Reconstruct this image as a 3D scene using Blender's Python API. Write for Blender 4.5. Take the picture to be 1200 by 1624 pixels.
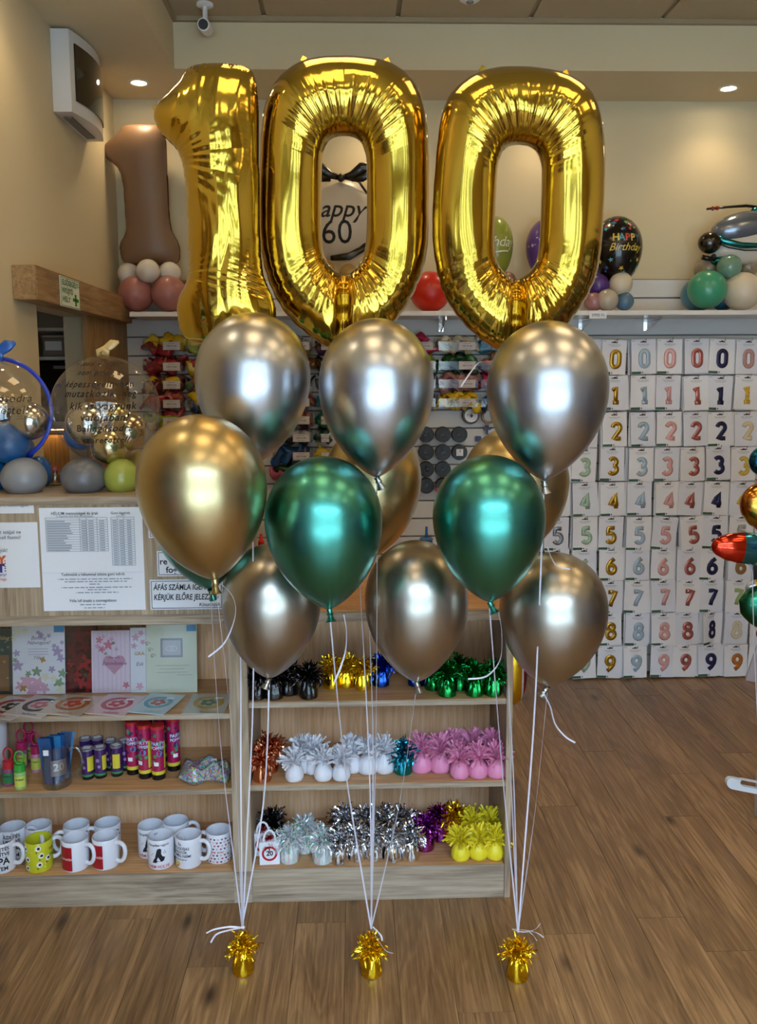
import bpy, bmesh, math, random
import numpy as np
from mathutils import Vector, Matrix, noise

for o in list(bpy.data.objects):
    bpy.data.objects.remove(o, do_unlink=True)
SC = bpy.context.scene
COL = SC.collection
R = math.radians
rnd = random.Random(7)

# ------------------------------------------------------------------ camera
F_PX, P_X, P_Y = 1340.0, 600.0, 757.0          # focal length and principal point for a 1200x1624 frame
PITCH, YAW, ROLL, CAM_H = R(6.6), R(1.6), R(-0.3), 1.6
_fw = Vector((math.sin(YAW)*math.cos(PITCH), math.cos(YAW)*math.cos(PITCH), -math.sin(PITCH)))
_r0 = Vector((math.cos(YAW), -math.sin(YAW), 0))
_u0 = _r0.cross(_fw)
_rt = _r0*math.cos(ROLL) + _u0*math.sin(ROLL)
_up = -_r0*math.sin(ROLL) + _u0*math.cos(ROLL)
CAM = Vector((0, 0, CAM_H))
cam_data = bpy.data.cameras.new('camera')
cam_data.sensor_fit = 'HORIZONTAL'
cam_data.sensor_width = 36
cam_data.lens = 36*F_PX/1200
cam_data.shift_y = (P_Y - 812.0)/1200
cam_data.clip_start = 0.05
cam = bpy.data.objects.new('camera', cam_data)
COL.objects.link(cam)
m3 = Matrix((_rt, _up, -_fw)).transposed()
cam.matrix_world = Matrix.Translation(CAM) @ m3.to_4x4()
SC.camera = cam

def ray(px, py):
    return _fw*F_PX + _rt*(px-P_X) - _up*(py-P_Y)
def at(px, py, Y):
    d = ray(px, py); return CAM + d*(Y/d.y)
def atz(px, py, Z):
    d = ray(px, py); return CAM + d*((Z-CAM_H)/d.z)
def atx(px, py, X):
    d = ray(px, py); return CAM + d*(X/d.x)
def mpp(p):                                    # metres covered by one photo pixel at point p
    return (Vector(p)-CAM).dot(_fw)/F_PX

# ------------------------------------------------------------------ view, world, daylight
SC.view_settings.view_transform = 'Standard'
SC.view_settings.look = 'None'
SC.view_settings.gamma = 1
SC.view_settings.exposure = 0.27
SC.view_settings.use_curve_mapping = False
world = bpy.data.worlds.new('overcast_sky'); SC.world = world
world.use_nodes = True
_bg = world.node_tree.nodes['Background']
_bg.inputs[0].default_value = (0.56, 0.75, 1.0, 1)
_bg.inputs[1].default_value = 16.5
LED_STRENGTH = 4.0
LED_COLOR = (1.0, 0.68, 0.30)
SPOT_W = 4.6

# room measures
XL, XR, YB, YF = -1.195, 3.4, 4.45, -1.1
Z_SOF, Z_CEIL = 3.0, 3.22
Y_SOF, X_SOF = 4.03, -0.80

# ------------------------------------------------------------------ materials
MATS = {}
def srgb(h):
    h = h.lstrip('#')
    c = [int(h[i:i+2], 16)/255 for i in (0, 2, 4)]
    return tuple((x/12.92 if x <= 0.04045 else ((x+0.055)/1.055)**2.4) for x in c)
def mat(name, color=(.8,.8,.8), rough=.5, metal=0., spec=.5, coat=0., emit=None, es=0., trans=0., alpha=1., sub=0., bump=None, var=None, aniso=None):
    if name in MATS: return MATS[name]
    if isinstance(color, str): color = srgb(color)
    m = bpy.data.materials.new(name); m.use_nodes = True
    nt = m.node_tree; b = nt.nodes['Principled BSDF']; L = nt.links.new
    b.inputs['Base Color'].default_value = (*color, 1)
    b.inputs['Roughness'].default_value = rough
    b.inputs['Metallic'].default_value = metal
    b.inputs['Specular IOR Level'].default_value = spec
    b.inputs['Coat Weight'].default_value = coat
    b.inputs['Coat Roughness'].default_value = .08
    b.inputs['Transmission Weight'].default_value = trans
    b.inputs['Alpha'].default_value = alpha
    if sub:
        b.inputs['Subsurface Weight'].default_value = sub
        b.inputs['Subsurface Radius'].default_value = (.02, .02, .02)
    if emit:
        b.inputs['Emission Color'].default_value = (*emit, 1)
        b.inputs['Emission Strength'].default_value = es
    tc = None
    if bump or var:
        tc = nt.nodes.new('ShaderNodeTexCoord')
    if bump:                                   # (scale, strength, distance)
        n = nt.nodes.new('ShaderNodeTexNoise'); n.inputs['Scale'].default_value = bump[0]; n.inputs['Detail'].default_value = 4
        L(tc.outputs['Object'], n.inputs['Vector'])
        bp = nt.nodes.new('ShaderNodeBump'); bp.inputs['Strength'].default_value = bump[1]; bp.inputs['Distance'].default_value = bump[2]
        L(n.outputs['Fac'], bp.inputs['Height']); L(bp.outputs['Normal'], b.inputs['Normal'])
    if var:                                    # (scale, amount): soft colour mottling
        n = nt.nodes.new('ShaderNodeTexNoise'); n.inputs['Scale'].default_value = var[0]; n.inputs['Detail'].default_value = 5
        L(tc.outputs['Object'], n.inputs['Vector'])
        rp = nt.nodes.new('ShaderNodeValToRGB')
        rp.color_ramp.elements[0].position = .3; rp.color_ramp.elements[1].position = .7
        rp.color_ramp.elements[0].color = (*[c*(1-var[1]) for c in color], 1)
        rp.color_ramp.elements[1].color = (*[min(1, c*(1+var[1])) for c in color], 1)
        L(n.outputs['Fac'], rp.inputs[0]); L(rp.outputs[0], b.inputs['Base Color'])
    MATS[name] = m
    return m

def wood(name, dark, mid, light, axis, rough=.5, scale=1.0, bump=.25, knots=0.0, var=.22, ring=.07, ramp=(.52, 1.02)):
    """oak decor: long fibres along one object axis, rings, knots, each object shifted at random"""
    if name in MATS: return MATS[name]
    dark, mid, light = [srgb(c) if isinstance(c, str) else c for c in (dark, mid, light)]
    m = bpy.data.materials.new(name); m.use_nodes = True
    nt = m.node_tree; N = nt.nodes.new; L = nt.links.new
    b = nt.nodes['Principled BSDF']; b.inputs['Roughness'].default_value = rough
    tc = N('ShaderNodeTexCoord'); oi = N('ShaderNodeObjectInfo')
    mul = N('ShaderNodeVectorMath'); mul.operation = 'SCALE'; mul.inputs[0].default_value = (37, 53, 71)
    L(oi.outputs['Random'], mul.inputs['Scale'])
    add = N('ShaderNodeVectorMath'); L(tc.outputs['Object'], add.inputs[0]); L(mul.outputs[0], add.inputs[1])
    def mapped(across, along):
        mp = N('ShaderNodeMapping')
        s = [across*scale]*3; s[axis] = along*scale
        mp.inputs['Scale'].default_value = s
        L(add.outputs[0], mp.inputs['Vector']); return mp
    fib = N('ShaderNodeTexNoise'); fib.inputs['Scale'].default_value = 1; fib.inputs['Detail'].default_value = 8; fib.inputs['Roughness'].default_value = .65
    L(mapped(140, 5).outputs[0], fib.inputs['Vector'])
    rg = N('ShaderNodeTexNoise'); rg.inputs['Scale'].default_value = 1; rg.inputs['Detail'].default_value = 3; rg.inputs['Distortion'].default_value = 1.2
    L(mapped(14, 1.3).outputs[0], rg.inputs['Vector'])
    wv = N('ShaderNodeMath'); wv.operation = 'MULTIPLY'; wv.inputs[1].default_value = 34
    L(rg.outputs['Fac'], wv.inputs[0])
    sn = N('ShaderNodeMath'); sn.operation = 'SINE'; L(wv.outputs[0], sn.inputs[0])
    big = N('ShaderNodeTexNoise'); big.inputs['Scale'].default_value = 1; big.inputs['Detail'].default_value = 2
    L(mapped(9, 1.6).outputs[0], big.inputs['Vector'])
    mx = N('ShaderNodeMath'); mx.operation = 'MULTIPLY_ADD'; mx.inputs[1].default_value = ring
    L(sn.outputs[0], mx.inputs[0]); L(fib.outputs['Fac'], mx.inputs[2])
    mx2 = N('ShaderNodeMath'); mx2.operation = 'MULTIPLY_ADD'; mx2.inputs[1].default_value = .55
    L(big.outputs['Fac'], mx2.inputs[0]); L(mx.outputs[0], mx2.inputs[2])
    rp = N('ShaderNodeValToRGB'); e = rp.color_ramp.elements
    e[0].position = ramp[0]; e[0].color = (*dark, 1); e[1].position = min(1, ramp[1]); e[1].color = (*light, 1)
    k = e.new(.76); k.color = (*mid, 1)
    L(mx2.outputs[0], rp.inputs[0])
    col = rp.outputs[0]
    if knots:
        vo = N('ShaderNodeTexVoronoi'); vo.inputs['Scale'].default_value = 1
        L(mapped(6.5, 2.6).outputs[0], vo.inputs['Vector'])
        kr = N('ShaderNodeValToRGB'); kr.color_ramp.elements[0].position = .03; kr.color_ramp.elements[1].position = .16
        kr.color_ramp.elements[0].color = (1, 1, 1, 1); kr.color_ramp.elements[1].color = (0, 0, 0, 1)
        L(vo.outputs['Distance'], kr.inputs[0])
        km = N('ShaderNodeMath'); km.operation = 'MULTIPLY'; km.inputs[1].default_value = knots
        L(kr.outputs[0], km.inputs[0])
        mk = N('ShaderNodeMix'); mk.data_type = 'RGBA'; mk.inputs['B'].default_value = (*[c*.35 for c in dark], 1)
        L(km.outputs[0], mk.inputs['Factor']); L(col, mk.inputs['A']); col = mk.outputs['Result']
    hv = N('ShaderNodeHueSaturation')
    vm = N('ShaderNodeMapRange'); vm.inputs['To Min'].default_value = 1-var; vm.inputs['To Max'].default_value = 1+var
    L(oi.outputs['Random'], vm.inputs['Value']); L(vm.outputs[0], hv.inputs['Value']); L(col, hv.inputs['Color'])
    L(hv.outputs[0], b.inputs['Base Color'])
    bp = N('ShaderNodeBump'); bp.inputs['Strength'].default_value = bump; bp.inputs['Distance'].default_value = .001
    L(mx.outputs[0], bp.inputs['Height']); L(bp.outputs['Normal'], b.inputs['Normal'])
    MATS[name] = m
    return m

def clear_mat(name, tint=(1, 1, 1), rough=.02, gloss=.9, base=.04, edge=.75):
    """thin clear film: mostly see-through, mirror-like towards the rim"""
    if name in MATS: return MATS[name]
    m = bpy.data.materials.new(name); m.use_nodes = True
    nt = m.node_tree; N = nt.nodes.new; L = nt.links.new
    nt.nodes.remove(nt.nodes['Principled BSDF'])
    tr = N('ShaderNodeBsdfTransparent'); tr.inputs[0].default_value = (*tint, 1)
    gl = N('ShaderNodeBsdfGlossy'); gl.inputs['Roughness'].default_value = rough; gl.inputs[0].default_value = (gloss, gloss, gloss, 1)
    lw = N('ShaderNodeLayerWeight'); lw.inputs[0].default_value = .25
    mr = N('ShaderNodeMapRange'); mr.inputs['To Min'].default_value = base; mr.inputs['To Max'].default_value = edge
    pw = N('ShaderNodeMath'); pw.operation = 'POWER'; pw.inputs[1].default_value = 2.0
    L(lw.outputs['Facing'], pw.inputs[0]); L(pw.outputs[0], mr.inputs['Value'])
    mx = N('ShaderNodeMixShader'); L(mr.outputs[0], mx.inputs[0]); L(tr.outputs[0], mx.inputs[1]); L(gl.outputs[0], mx.inputs[2])
    L(mx.outputs[0], nt.nodes['Material Output'].inputs[0])
    MATS[name] = m
    return m

def spotted(name, c1, c2, scale, kind='dots', rough=.4, thr=.35):
    if name in MATS: return MATS[name]
    m = mat(name, c1, rough); nt = m.node_tree; N = nt.nodes.new; L = nt.links.new
    c1, c2 = srgb(c1), srgb(c2)
    tc = N('ShaderNodeTexCoord')
    if kind == 'dots':
        t = N('ShaderNodeTexVoronoi'); t.inputs['Scale'].default_value = scale; out = t.outputs['Distance']
    elif kind == 'speckle':
        t = N('ShaderNodeTexVoronoi'); t.inputs['Scale'].default_value = scale; out = t.outputs['Distance']
    else:
        t = N('ShaderNodeTexWave'); t.inputs['Scale'].default_value = scale; t.inputs['Distortion'].default_value = 3; out = t.outputs['Fac']
        t.bands_direction = 'DIAGONAL'
    L(tc.outputs['Object'], t.inputs['Vector'])
    rp = N('ShaderNodeValToRGB'); rp.color_ramp.interpolation = 'CONSTANT'
    rp.color_ramp.elements[0].color = (*c2, 1); rp.color_ramp.elements[1].position = thr; rp.color_ramp.elements[1].color = (*c1, 1)
    L(out, rp.inputs[0]); L(rp.outputs[0], nt.nodes['Principled BSDF'].inputs['Base Color'])
    return m

def voro_colors(name, sat=1.0, scale=300, val=.8, rough=.35):
    """confetti: every cell its own colour"""
    if name in MATS: return MATS[name]
    m = mat(name, '#888888', rough); nt = m.node_tree; N = nt.nodes.new; L = nt.links.new
    tc = N('ShaderNodeTexCoord'); t = N('ShaderNodeTexVoronoi'); t.inputs['Scale'].default_value = scale
    L(tc.outputs['Object'], t.inputs['Vector'])
    hs = N('ShaderNodeHueSaturation'); hs.inputs['Saturation'].default_value = sat; hs.inputs['Value'].default_value = val
    L(t.outputs['Color'], hs.inputs['Color']); L(hs.outputs[0], nt.nodes['Principled BSDF'].inputs['Base Color'])
    return m

def latex(name, c, rough=.3): return mat('latex_'+name, c, rough, spec=.5, coat=.25, sub=.0)
def chrome(name, c, rough=.2): return mat('chrome_'+name, c, rough, metal=1., coat=.12)
def foil(name, c, rough=.16): return mat('foil_'+name, c, rough, metal=1., coat=.2)
WHITE = mat('white_plastic', '#e8e6e4', .35)
BLACK = mat('black_plastic', '#0c0c0d', .35)
INK = mat('black_ink', '#16161a', .6)
STEEL = mat('steel', (.62, .62, .64), .3, metal=1)
PAPER = mat('white_paper', '#e9ebf2', .7)

# ------------------------------------------------------------------ mesh helpers
class MB:
    def __init__(s): s.v = []; s.f = []
    def add(s, vs, fs):
        o = len(s.v); s.v += [tuple(v) for v in vs]; s.f += [tuple(i+o for i in f) for f in fs]; return s
    def box(s, x0, x1, y0, y1, z0, z1, bev=0.0):
        if bev <= 0:
            v = [(x0,y0,z0),(x1,y0,z0),(x1,y1,z0),(x0,y1,z0),(x0,y0,z1),(x1,y0,z1),(x1,y1,z1),(x0,y1,z1)]
            return s.add(v, [(0,3,2,1),(4,5,6,7),(0,1,5,4),(1,2,6,5),(2,3,7,6),(3,0,4,7)])
        bm = bmesh.new()
        r = bmesh.ops.create_cube(bm, size=1)
        for v in bm.verts: v.co = ((x0+x1)/2+v.co.x*(x1-x0), (y0+y1)/2+v.co.y*(y1-y0), (z0+z1)/2+v.co.z*(z1-z0))
        bmesh.ops.bevel(bm, geom=bm.edges[:], offset=bev, segments=2, affect='EDGES')
        bm.verts.index_update()
        s.add([v.co[:] for v in bm.verts], [[v.index for v in f.verts] for f in bm.faces]); bm.free(); return s
    def lathe(s, prof, n=24, c=(0,0,0), caps=True, axis='z'):
        vs, fs = [], []
        k = len(prof)
        for i in range(n):
            a = 2*math.pi*i/n
            for r, z in prof:
                x, y = r*math.cos(a), r*math.sin(a)
                p = (x, y, z) if axis == 'z' else ((x, -z, y) if axis == 'y' else (z, x, y))
                vs.append((p[0]+c[0], p[1]+c[1], p[2]+c[2]))
        for i in range(n):
            j = (i+1) % n
            for q in range(k-1):
                fs.append((i*k+q, j*k+q, j*k+q+1, i*k+q+1))
        if caps:
            if prof[0][0] > 1e-6: fs.append(tuple(i*k for i in range(n))[::-1])
            if prof[-1][0] > 1e-6: fs.append(tuple(i*k+k-1 for i in range(n)))
        return s.add(vs, fs)
    def tube(s, pts, r, n=8, closed=False, flat=None, caps=True):
        """sweep a circle (or flattened: flat=(normal, factor)) along points; r number or list"""
        pts = [Vector(p) for p in pts]; k = len(pts); vs = []; fs = []
        prev = None
        for i, p in enumerate(pts):
            if closed: t = pts[(i+1) % k]-pts[i-1]
            else: t = pts[min(i+1, k-1)]-pts[max(i-1, 0)]
            if t.length < 1e-9: t = Vector((0, 0, 1))
            t.normalize()
            if flat: a = Vector(flat[0])
            elif prev is None: a = Vector((0, 0, 1)) if abs(t.z) < .9 else Vector((1, 0, 0))
            else: a = prev
            a = (a - t*a.dot(t))
            if a.length < 1e-6: a = t.orthogonal()
            a.normalize(); prev = a
            b = t.cross(a)
            rr = r[i] if isinstance(r, (list, tuple)) else r
            ff = flat[1] if flat else 1
            for j in range(n):
                w = 2*math.pi*j/n
                vs.append(p + a*(math.cos(w)*rr*ff) + b*(math.sin(w)*rr))
        for i in range(k if closed else k-1):
            i2 = (i+1) % k
            for j in range(n):
                j2 = (j+1) % n
                fs.append((i*n+j, i*n+j2, i2*n+j2, i2*n+j))
        if not closed and caps:
            fs.append(tuple(range(n))[::-1]); fs.append(tuple((k-1)*n+j for j in range(n)))
        return s.add(vs, fs)
    def ball(s, c, rx, ry=None, rz=None, n=24, m=14):
        ry = rx if ry is None else ry; rz = rx if rz is None else rz
        vs = [(c[0], c[1], c[2]+rz)]; fs = []
        for i in range(1, m):
            t = math.pi*i/m
            for j in range(n):
                a = 2*math.pi*j/n
                vs.append((c[0]+rx*math.sin(t)*math.cos(a), c[1]+ry*math.sin(t)*math.sin(a), c[2]+rz*math.cos(t)))
        vs.append((c[0], c[1], c[2]-rz)); last = len(vs)-1
        for j in range(n):
            j2 = (j+1) % n
            fs.append((0, 1+j, 1+j2)); fs.append((last, 1+(m-2)*n+j2, 1+(m-2)*n+j))
            for i in range(m-2):
                fs.append((1+i*n+j, 1+(i+1)*n+j, 1+(i+1)*n+j2, 1+i*n+j2))
        return s.add(vs, fs)
    def prism(s, poly, y0, y1):
        """polygon in x,z extruded along y (front y0)"""
        k = len(poly)
        vs = [(x, y0, z) for x, z in poly]+[(x, y1, z) for x, z in poly]
        fs = [tuple(range(k)), tuple(range(2*k-1, k-1, -1))]
        for i in range(k):
            j = (i+1) % k; fs.append((i, i+k, j+k, j))
        return s.add(vs, fs)
    def move(s, off):
        s.v = [(a+off[0], b+off[1], c+off[2]) for a, b, c in s.v]; return s
    def mesh(s, name, m=None, smooth=False):
        me = bpy.data.meshes.new(name); me.from_pydata(s.v, [], s.f)
        if m is not None: me.materials.append(m)
        if smooth: shade(me, smooth)
        me.validate(); me.update(); return me
    def build(s, name, m, parent=None, smooth=False, world=False, loc=None, rot=None):
        if world and parent is not None:
            p = parent.location; s.move((-p.x, -p.y, -p.z))
        return put(s.mesh(name, m, smooth), name, None, parent, loc, rot)

def shade(me, ang):
    for p in me.polygons: p.use_smooth = True
    if ang is not True:
        bm = bmesh.new(); bm.from_mesh(me); ca = R(ang)
        for e in bm.edges:
            if len(e.link_faces) == 2 and e.calc_face_angle(0) > ca: e.smooth = False
        bm.to_mesh(me); bm.free()

def put(me, name, m=None, parent=None, loc=None, rot=None, scale=None):
    o = bpy.data.objects.new(name, me); COL.objects.link(o)
    if m is not None:
        if not me.materials: me.materials.append(m)
        o.material_slots[0].link = 'OBJECT'; o.material_slots[0].material = m
    if parent is not None: o.parent = parent
    if loc is not None: o.location = loc
    if rot is not None: o.rotation_euler = rot
    if scale is not None: o.scale = scale if hasattr(scale, '__len__') else (scale,)*3
    return o
def tag(o, label, cat, group=None, kind=None):
    o['label'] = label; o['category'] = cat
    if group: o['group'] = group
    if kind: o['kind'] = kind
    return o
def thing(name, label, cat, loc=(0, 0, 0), rot=None, group=None):
    o = bpy.data.objects.new(name, None); COL.objects.link(o)
    o.empty_display_size = .05
    o.location = loc
    if rot is not None: o.rotation_euler = rot
    return tag(o, label, cat, group)
def struct(o, label=None, cat=None):
    o['kind'] = 'structure'
    if label: o['label'] = label
    if cat: o['category'] = cat
    return o

# ------------------------------------------------------------------ lettering
_TXT = {}
def text_geo(s, shear=0, bold=0, align='CENTER', spacing=1.0):
    key = (s, shear, bold, align, spacing)
    if key in _TXT: return _TXT[key]
    cu = bpy.data.curves.new('t', 'FONT'); cu.body = s; cu.align_x = align; cu.align_y = 'CENTER'
    cu.shear = shear; cu.offset = bold; cu.resolution_u = 3; cu.space_character = spacing
    cu.fill_mode = 'FRONT'
    ob = bpy.data.objects.new('t', cu)
    me = ob.to_mesh()
    g = ([v.co[:] for v in me.vertices], [tuple(p.vertices) for p in me.polygons])
    ob.to_mesh_clear(); bpy.data.objects.remove(ob); bpy.data.curves.remove(cu)
    _TXT[key] = g
    return g
def tear_r(r_, zs, z):
    return r_*math.sqrt(max(0, 1-(z/(1.13*r_*zs))**2)) if z > 0 else r_*max(0.001, 1-min(1, -z/(1.615*r_*zs))**2.05)**.76
def lettering(parent, s, loc, size, m, align='CENTER', shear=0, bold=0, wrap=None, name='lettering', aspect=1.0, rot=None, spacing=1.0, up=False, out=None, fit=None):
    """flat print facing -y (or up), or wrapped: ('cyl', r, angle0) / ('ball', r, rz)"""
    vs, fs = text_geo(s, shear, bold, align, spacing)
    if not vs: return None
    if fit:
        aspect = fit/(size*(max(v[0] for v in vs)-min(v[0] for v in vs)))
    res = []
    for x, y, z in vs:
        x, y = x*size*aspect, y*size
        if wrap is None:
            res.append((x, y, 0) if up else (x, 0, y))
        elif wrap[0] == 'cyl':
            a = x/wrap[1]+wrap[2]; res.append((wrap[1]*math.sin(a), -wrap[1]*math.cos(a), y+wrap[3]))
        elif wrap[0] == 'tear':              # follows the teardrop profile: (kind, r, zs, dx, dz)
            a = (x+wrap[3])/wrap[1]; z_ = y+wrap[4]; rr = tear_r(wrap[1], wrap[2], z_)*1.014
            res.append((rr*math.sin(a), -rr*math.cos(a), z_))
        else:
            a = (x+wrap[2])/wrap[1]; b = (y+wrap[3])/wrap[1]
            res.append((wrap[1]*math.sin(a)*math.cos(b), -wrap[1]*math.cos(a)*math.cos(b), wrap[1]*math.sin(b)))
    b = MB().add(res, fs)
    if out is not None: out.add([(p[0]+loc[0], p[1]+loc[1], p[2]+loc[2]) for p in b.v], b.f); return None
    return b.build(name, m, parent, loc=loc, rot=rot)

def catmull(pts, n, closed=False):
    P = [Vector(p) for p in pts]; k = len(P); out = []
    seg = k if closed else k-1
    for i in range(n):
        t = i/(n if closed else n-1)*seg; j = min(int(t), seg-1); f = t-j
        g = (lambda q: P[q % k]) if closed else (lambda q: P[max(0, min(k-1, q))])
        a, b, c, d = g(j-1), g(j), g(j+1), g(j+2)
        out.append(.5*((2*b)+(c-a)*f+(2*a-5*b+4*c-d)*f*f+(3*b-a-3*c+d)*f**3))
    return out
# ------------------------------------------------------------------ the room
WALL = mat('wall_paint', '#d4c39e', .85, bump=(60, .08, .002), var=(1.3, .03))
WALLW = mat('white_wall_paint', '#e4e0da', .85, bump=(60, .08, .002))
CEILM = mat('ceiling_tile', '#b8a583', .9, bump=(250, .2, .001))
GRID = mat('ceiling_grid', '#a08d6c', .6)
ANTH = mat('anthracite_frame', '#2c2f33', .4)
PLANK = wood('floor_oak', '#62472d', '#886642', '#a68056', 1, rough=.36, knots=.95, var=.13, bump=.15, ring=.09, ramp=(.40, 1.0))
GAP = mat('floor_joint', '#4a3422', .8)

fl = MB().box(XL-1.4, XR+.1, YF-.1, YB+.1, -.1, -.006).build('floor', GAP)
struct(fl, 'brown oak plank floor of the shop', 'floor')
PW, PL = .1445, 1.285
plank_mesh = {}
def plank(x0, y0, y1):
    w, l = PW-.0009, y1-y0-.0009
    key = round(l, 3)
    if key not in plank_mesh:
        plank_mesh[key] = MB().box(0, w, 0, l, -.008, 0, .0007).mesh('plank', PLANK)
    put(plank_mesh[key], 'plank', None, fl, (x0, y0, 0))
frng = random.Random(3)
ix = 0
x = XL
anchor = {}
while x < XR:
    off = (ix*0.43 + frng.choice([0, .22, .31])) % 1.0
    y = YF - PL*off
    while y < YB:
        a, b = max(y, YF), min(y+PL, YB)
        if b-a > .05: plank(x, a, b)
        y += PL
    x += PW; ix += 1

struct(MB().box(XL-1.5, XR+.1, YB, YB+.12, 0, 3.4).build('wall_back', WALL), 'cream painted back wall above the display shelf', 'wall')
dz_top = atx(57.6, 484, XL).z
dy0, dy1 = atx(57.6, 484, XL).y, atx(136, 506, XL).y
wl = MB()
wl.box(XL-.1, XL, YF, dy0, 0, 3.4).box(XL-.1, XL, dy1, YB, 0, 3.4).box(XL-.1, XL, dy0, dy1, dz_top, 3.4)
struct(wl.build('wall_left', WALL), 'cream painted left wall with a doorway', 'wall')
struct(MB().box(XR, XR+.12, YF, YB, 0, 3.4).build('wall_right', WALL), 'cream painted right wall', 'wall')
struct(MB().box(XL-.1, X_SOF, YF, YB, Z_SOF, 3.4).build('trim_1', WALL), 'plaster soffit along the left wall', 'soffit')
struct(MB().box(X_SOF, XR, Y_SOF, YB, Z_SOF, 3.4).build('trim_2', WALL), 'plaster soffit above the back wall', 'soffit')
# suspended ceiling with tiles
ceil = MB().box(X_SOF, XR, YF, Y_SOF, Z_CEIL+.012, Z_CEIL+.06).build('ceiling', GRID)
struct(ceil, 'suspended tile ceiling of the shop', 'ceiling')
tile_me = {}
gx = [X_SOF] + [.21+.6*k for k in range(-1, 6) if X_SOF < .21+.6*k < XR] + [XR]
gy = [Y_SOF-.6*k for k in range(0, 11) if Y_SOF-.6*k > YF] + [YF]
LEDX = {1, 3, 5}
for i in range(len(gx)-1):
    for j in range(len(gy)-1):
        w, l = gx[i+1]-gx[i]-.022, gy[j]-gy[j+1]-.022
        if w < .05 or l < .05: continue
        cx, cy = (gx[i]+gx[i+1])/2, (gy[j]+gy[j+1])/2
        if i in (1, 3, 5) and j in (2, 4, 6) and w > .3 and l > .5:
            lt = thing('ceiling_light', 'warm LED ceiling panel, row %s from the back, column %s from the left' % ({2: 'one', 4: 'two', 6: 'three'}[j], {1: 'one', 3: 'two', 5: 'three'}[i]), 'ceiling light', (cx, cy, Z_CEIL), group='LED panels in the tile ceiling')
            MB().box(-w/2, w/2, -l/2, -l/2+.02, -.004, .01).box(-w/2, w/2, l/2-.02, l/2, -.004, .01).box(-w/2, -w/2+.02, -l/2+.02, l/2-.02, -.004, .01).box(w/2-.02, w/2, -l/2+.02, l/2-.02, -.004, .01).build('frame', WHITE, lt)
            MB().box(-w/2+.02, w/2-.02, -l/2+.02, l/2-.02, 0, .006).build('diffuser', mat('led_diffuser', '#ffffff', .5, emit=LED_COLOR, es=LED_STRENGTH), lt)
        else:
            k = (round(w, 3), round(l, 3))
            if k not in tile_me: tile_me[k] = MB().box(-w/2, w/2, -l/2, l/2, 0, .012).mesh('ceiling_tile', CEILM)
            put(tile_me[k], 'ceiling_tile', None, ceil, (cx, cy, Z_CEIL))
# edge profile between soffit and tiles
struct(MB().box(X_SOF, XR, Y_SOF-.02, Y_SOF, Z_CEIL-.02, Z_CEIL).build('trim_3', GRID), 'pale edge profile where ceiling meets soffit', 'trim')
struct(MB().box(X_SOF, X_SOF+.02, YF, Y_SOF-.02, Z_CEIL-.02, Z_CEIL).build('trim_4', GRID), 'pale edge profile along the left soffit', 'trim')

# shop front behind the camera: posts, glazing, daylight
GLASS = clear_mat('window_glass', (.97, .99, .99), .01, .9, .04, .6)
wf = MB().box(XL-.1, XR+.1, YF-.15, YF, 2.9, 3.4).box(XL-.1, -1.05, YF-.15, YF, 0, 2.9).box(2.05, XR+.1, YF-.15, YF, 0, 2.9)
struct(wf.build('wall_front', WALL), 'wall around the glazed shop front', 'wall')
wx = [-1.05, -.45, .55, 1.3, 2.05]
for i in range(4):
    a, b = wx[i], wx[i+1]
    sill = .02 if i == 1 else .12
    w = bpy.data.objects.new('window_%d' % (i+1), None); COL.objects.link(w); w.location = ((a+b)/2, YF-.07, 0); struct(w, 'tall shop front pane number %s from the left' % ['one', 'two', 'three', 'four'][i], 'window')
    f = MB()
    t = .05
    f.box(a, a+t, YF-.1, YF-.04, 0, 2.9).box(b-t, b, YF-.1, YF-.04, 0, 2.9).box(a+t, b-t, YF-.1, YF-.04, 2.82, 2.9).box(a+t, b-t, YF-.1, YF-.04, max(sill-.08, 0), sill+.08)
    if i == 1: f.box(a+t, b-t, YF-.1, YF-.04, 2.05, 2.12)
    f.build('window_frame', ANTH, w, world=True)
    if sill > .1: MB().box(a+t, b-t, YF-.09, YF-.05, 0, sill-.08).build('window_panel', ANTH, w, world=True)
    MB().box(a+t, b-t, YF-.073, YF-.067, sill+.08, 2.82).build('window_pane', GLASS, w, world=True)
    la = bpy.data.lights.new('daylight_portal', 'AREA'); la.shape = 'RECTANGLE'; la.size = b-a-.1; la.size_y = 2.8
    la.cycles.is_portal = True
    lo = bpy.data.objects.new('daylight_portal', la); COL.objects.link(lo); lo.location = ((a+b)/2, YF-.16, 1.46); lo.rotation_euler = (R(90), 0, 0)
pv = MB().box(-9, 12, -16, YF-.15, -.12, -.02).build('pavement', mat('pavement_grey', '#b9b9b4', .9, var=(2, .1)))
struct(pv, 'grey pavement outside the shop', 'pavement')

fc = bpy.data.objects.new('building', None); COL.objects.link(fc); fc.location = (0, -13, 0)
tag(fc, 'pale building across the street, seen only in reflections', 'building')
MB().box(-14, 14, -14, -13, 0, 6.5).build('wall', mat('facade_plaster', '#a8a49a', .9, var=(.8, .06)), fc, world=True)
for i in range(7):
    for j in range(2):
        f = MB().box(-12+i*3.6, -10.4+i*3.6, -13, -12.95, 1+j*2.8, 2.7+j*2.8).build('window', ANTH, fc, world=True)
        f2 = MB().box(-11.9+i*3.6+0, -10.5+i*3.6, -12.949, -12.94, 1.1+j*2.8, 2.6+j*2.8).move((0, 13, 0)).build('pane', mat('far_glass', '#20282e', .1), f)
MB().box(-14.2, 14.2, -14, -12.7, 6.5, 6.8).build('roof', mat('facade_roof', '#5a4a44', .8), fc, world=True)

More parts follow.
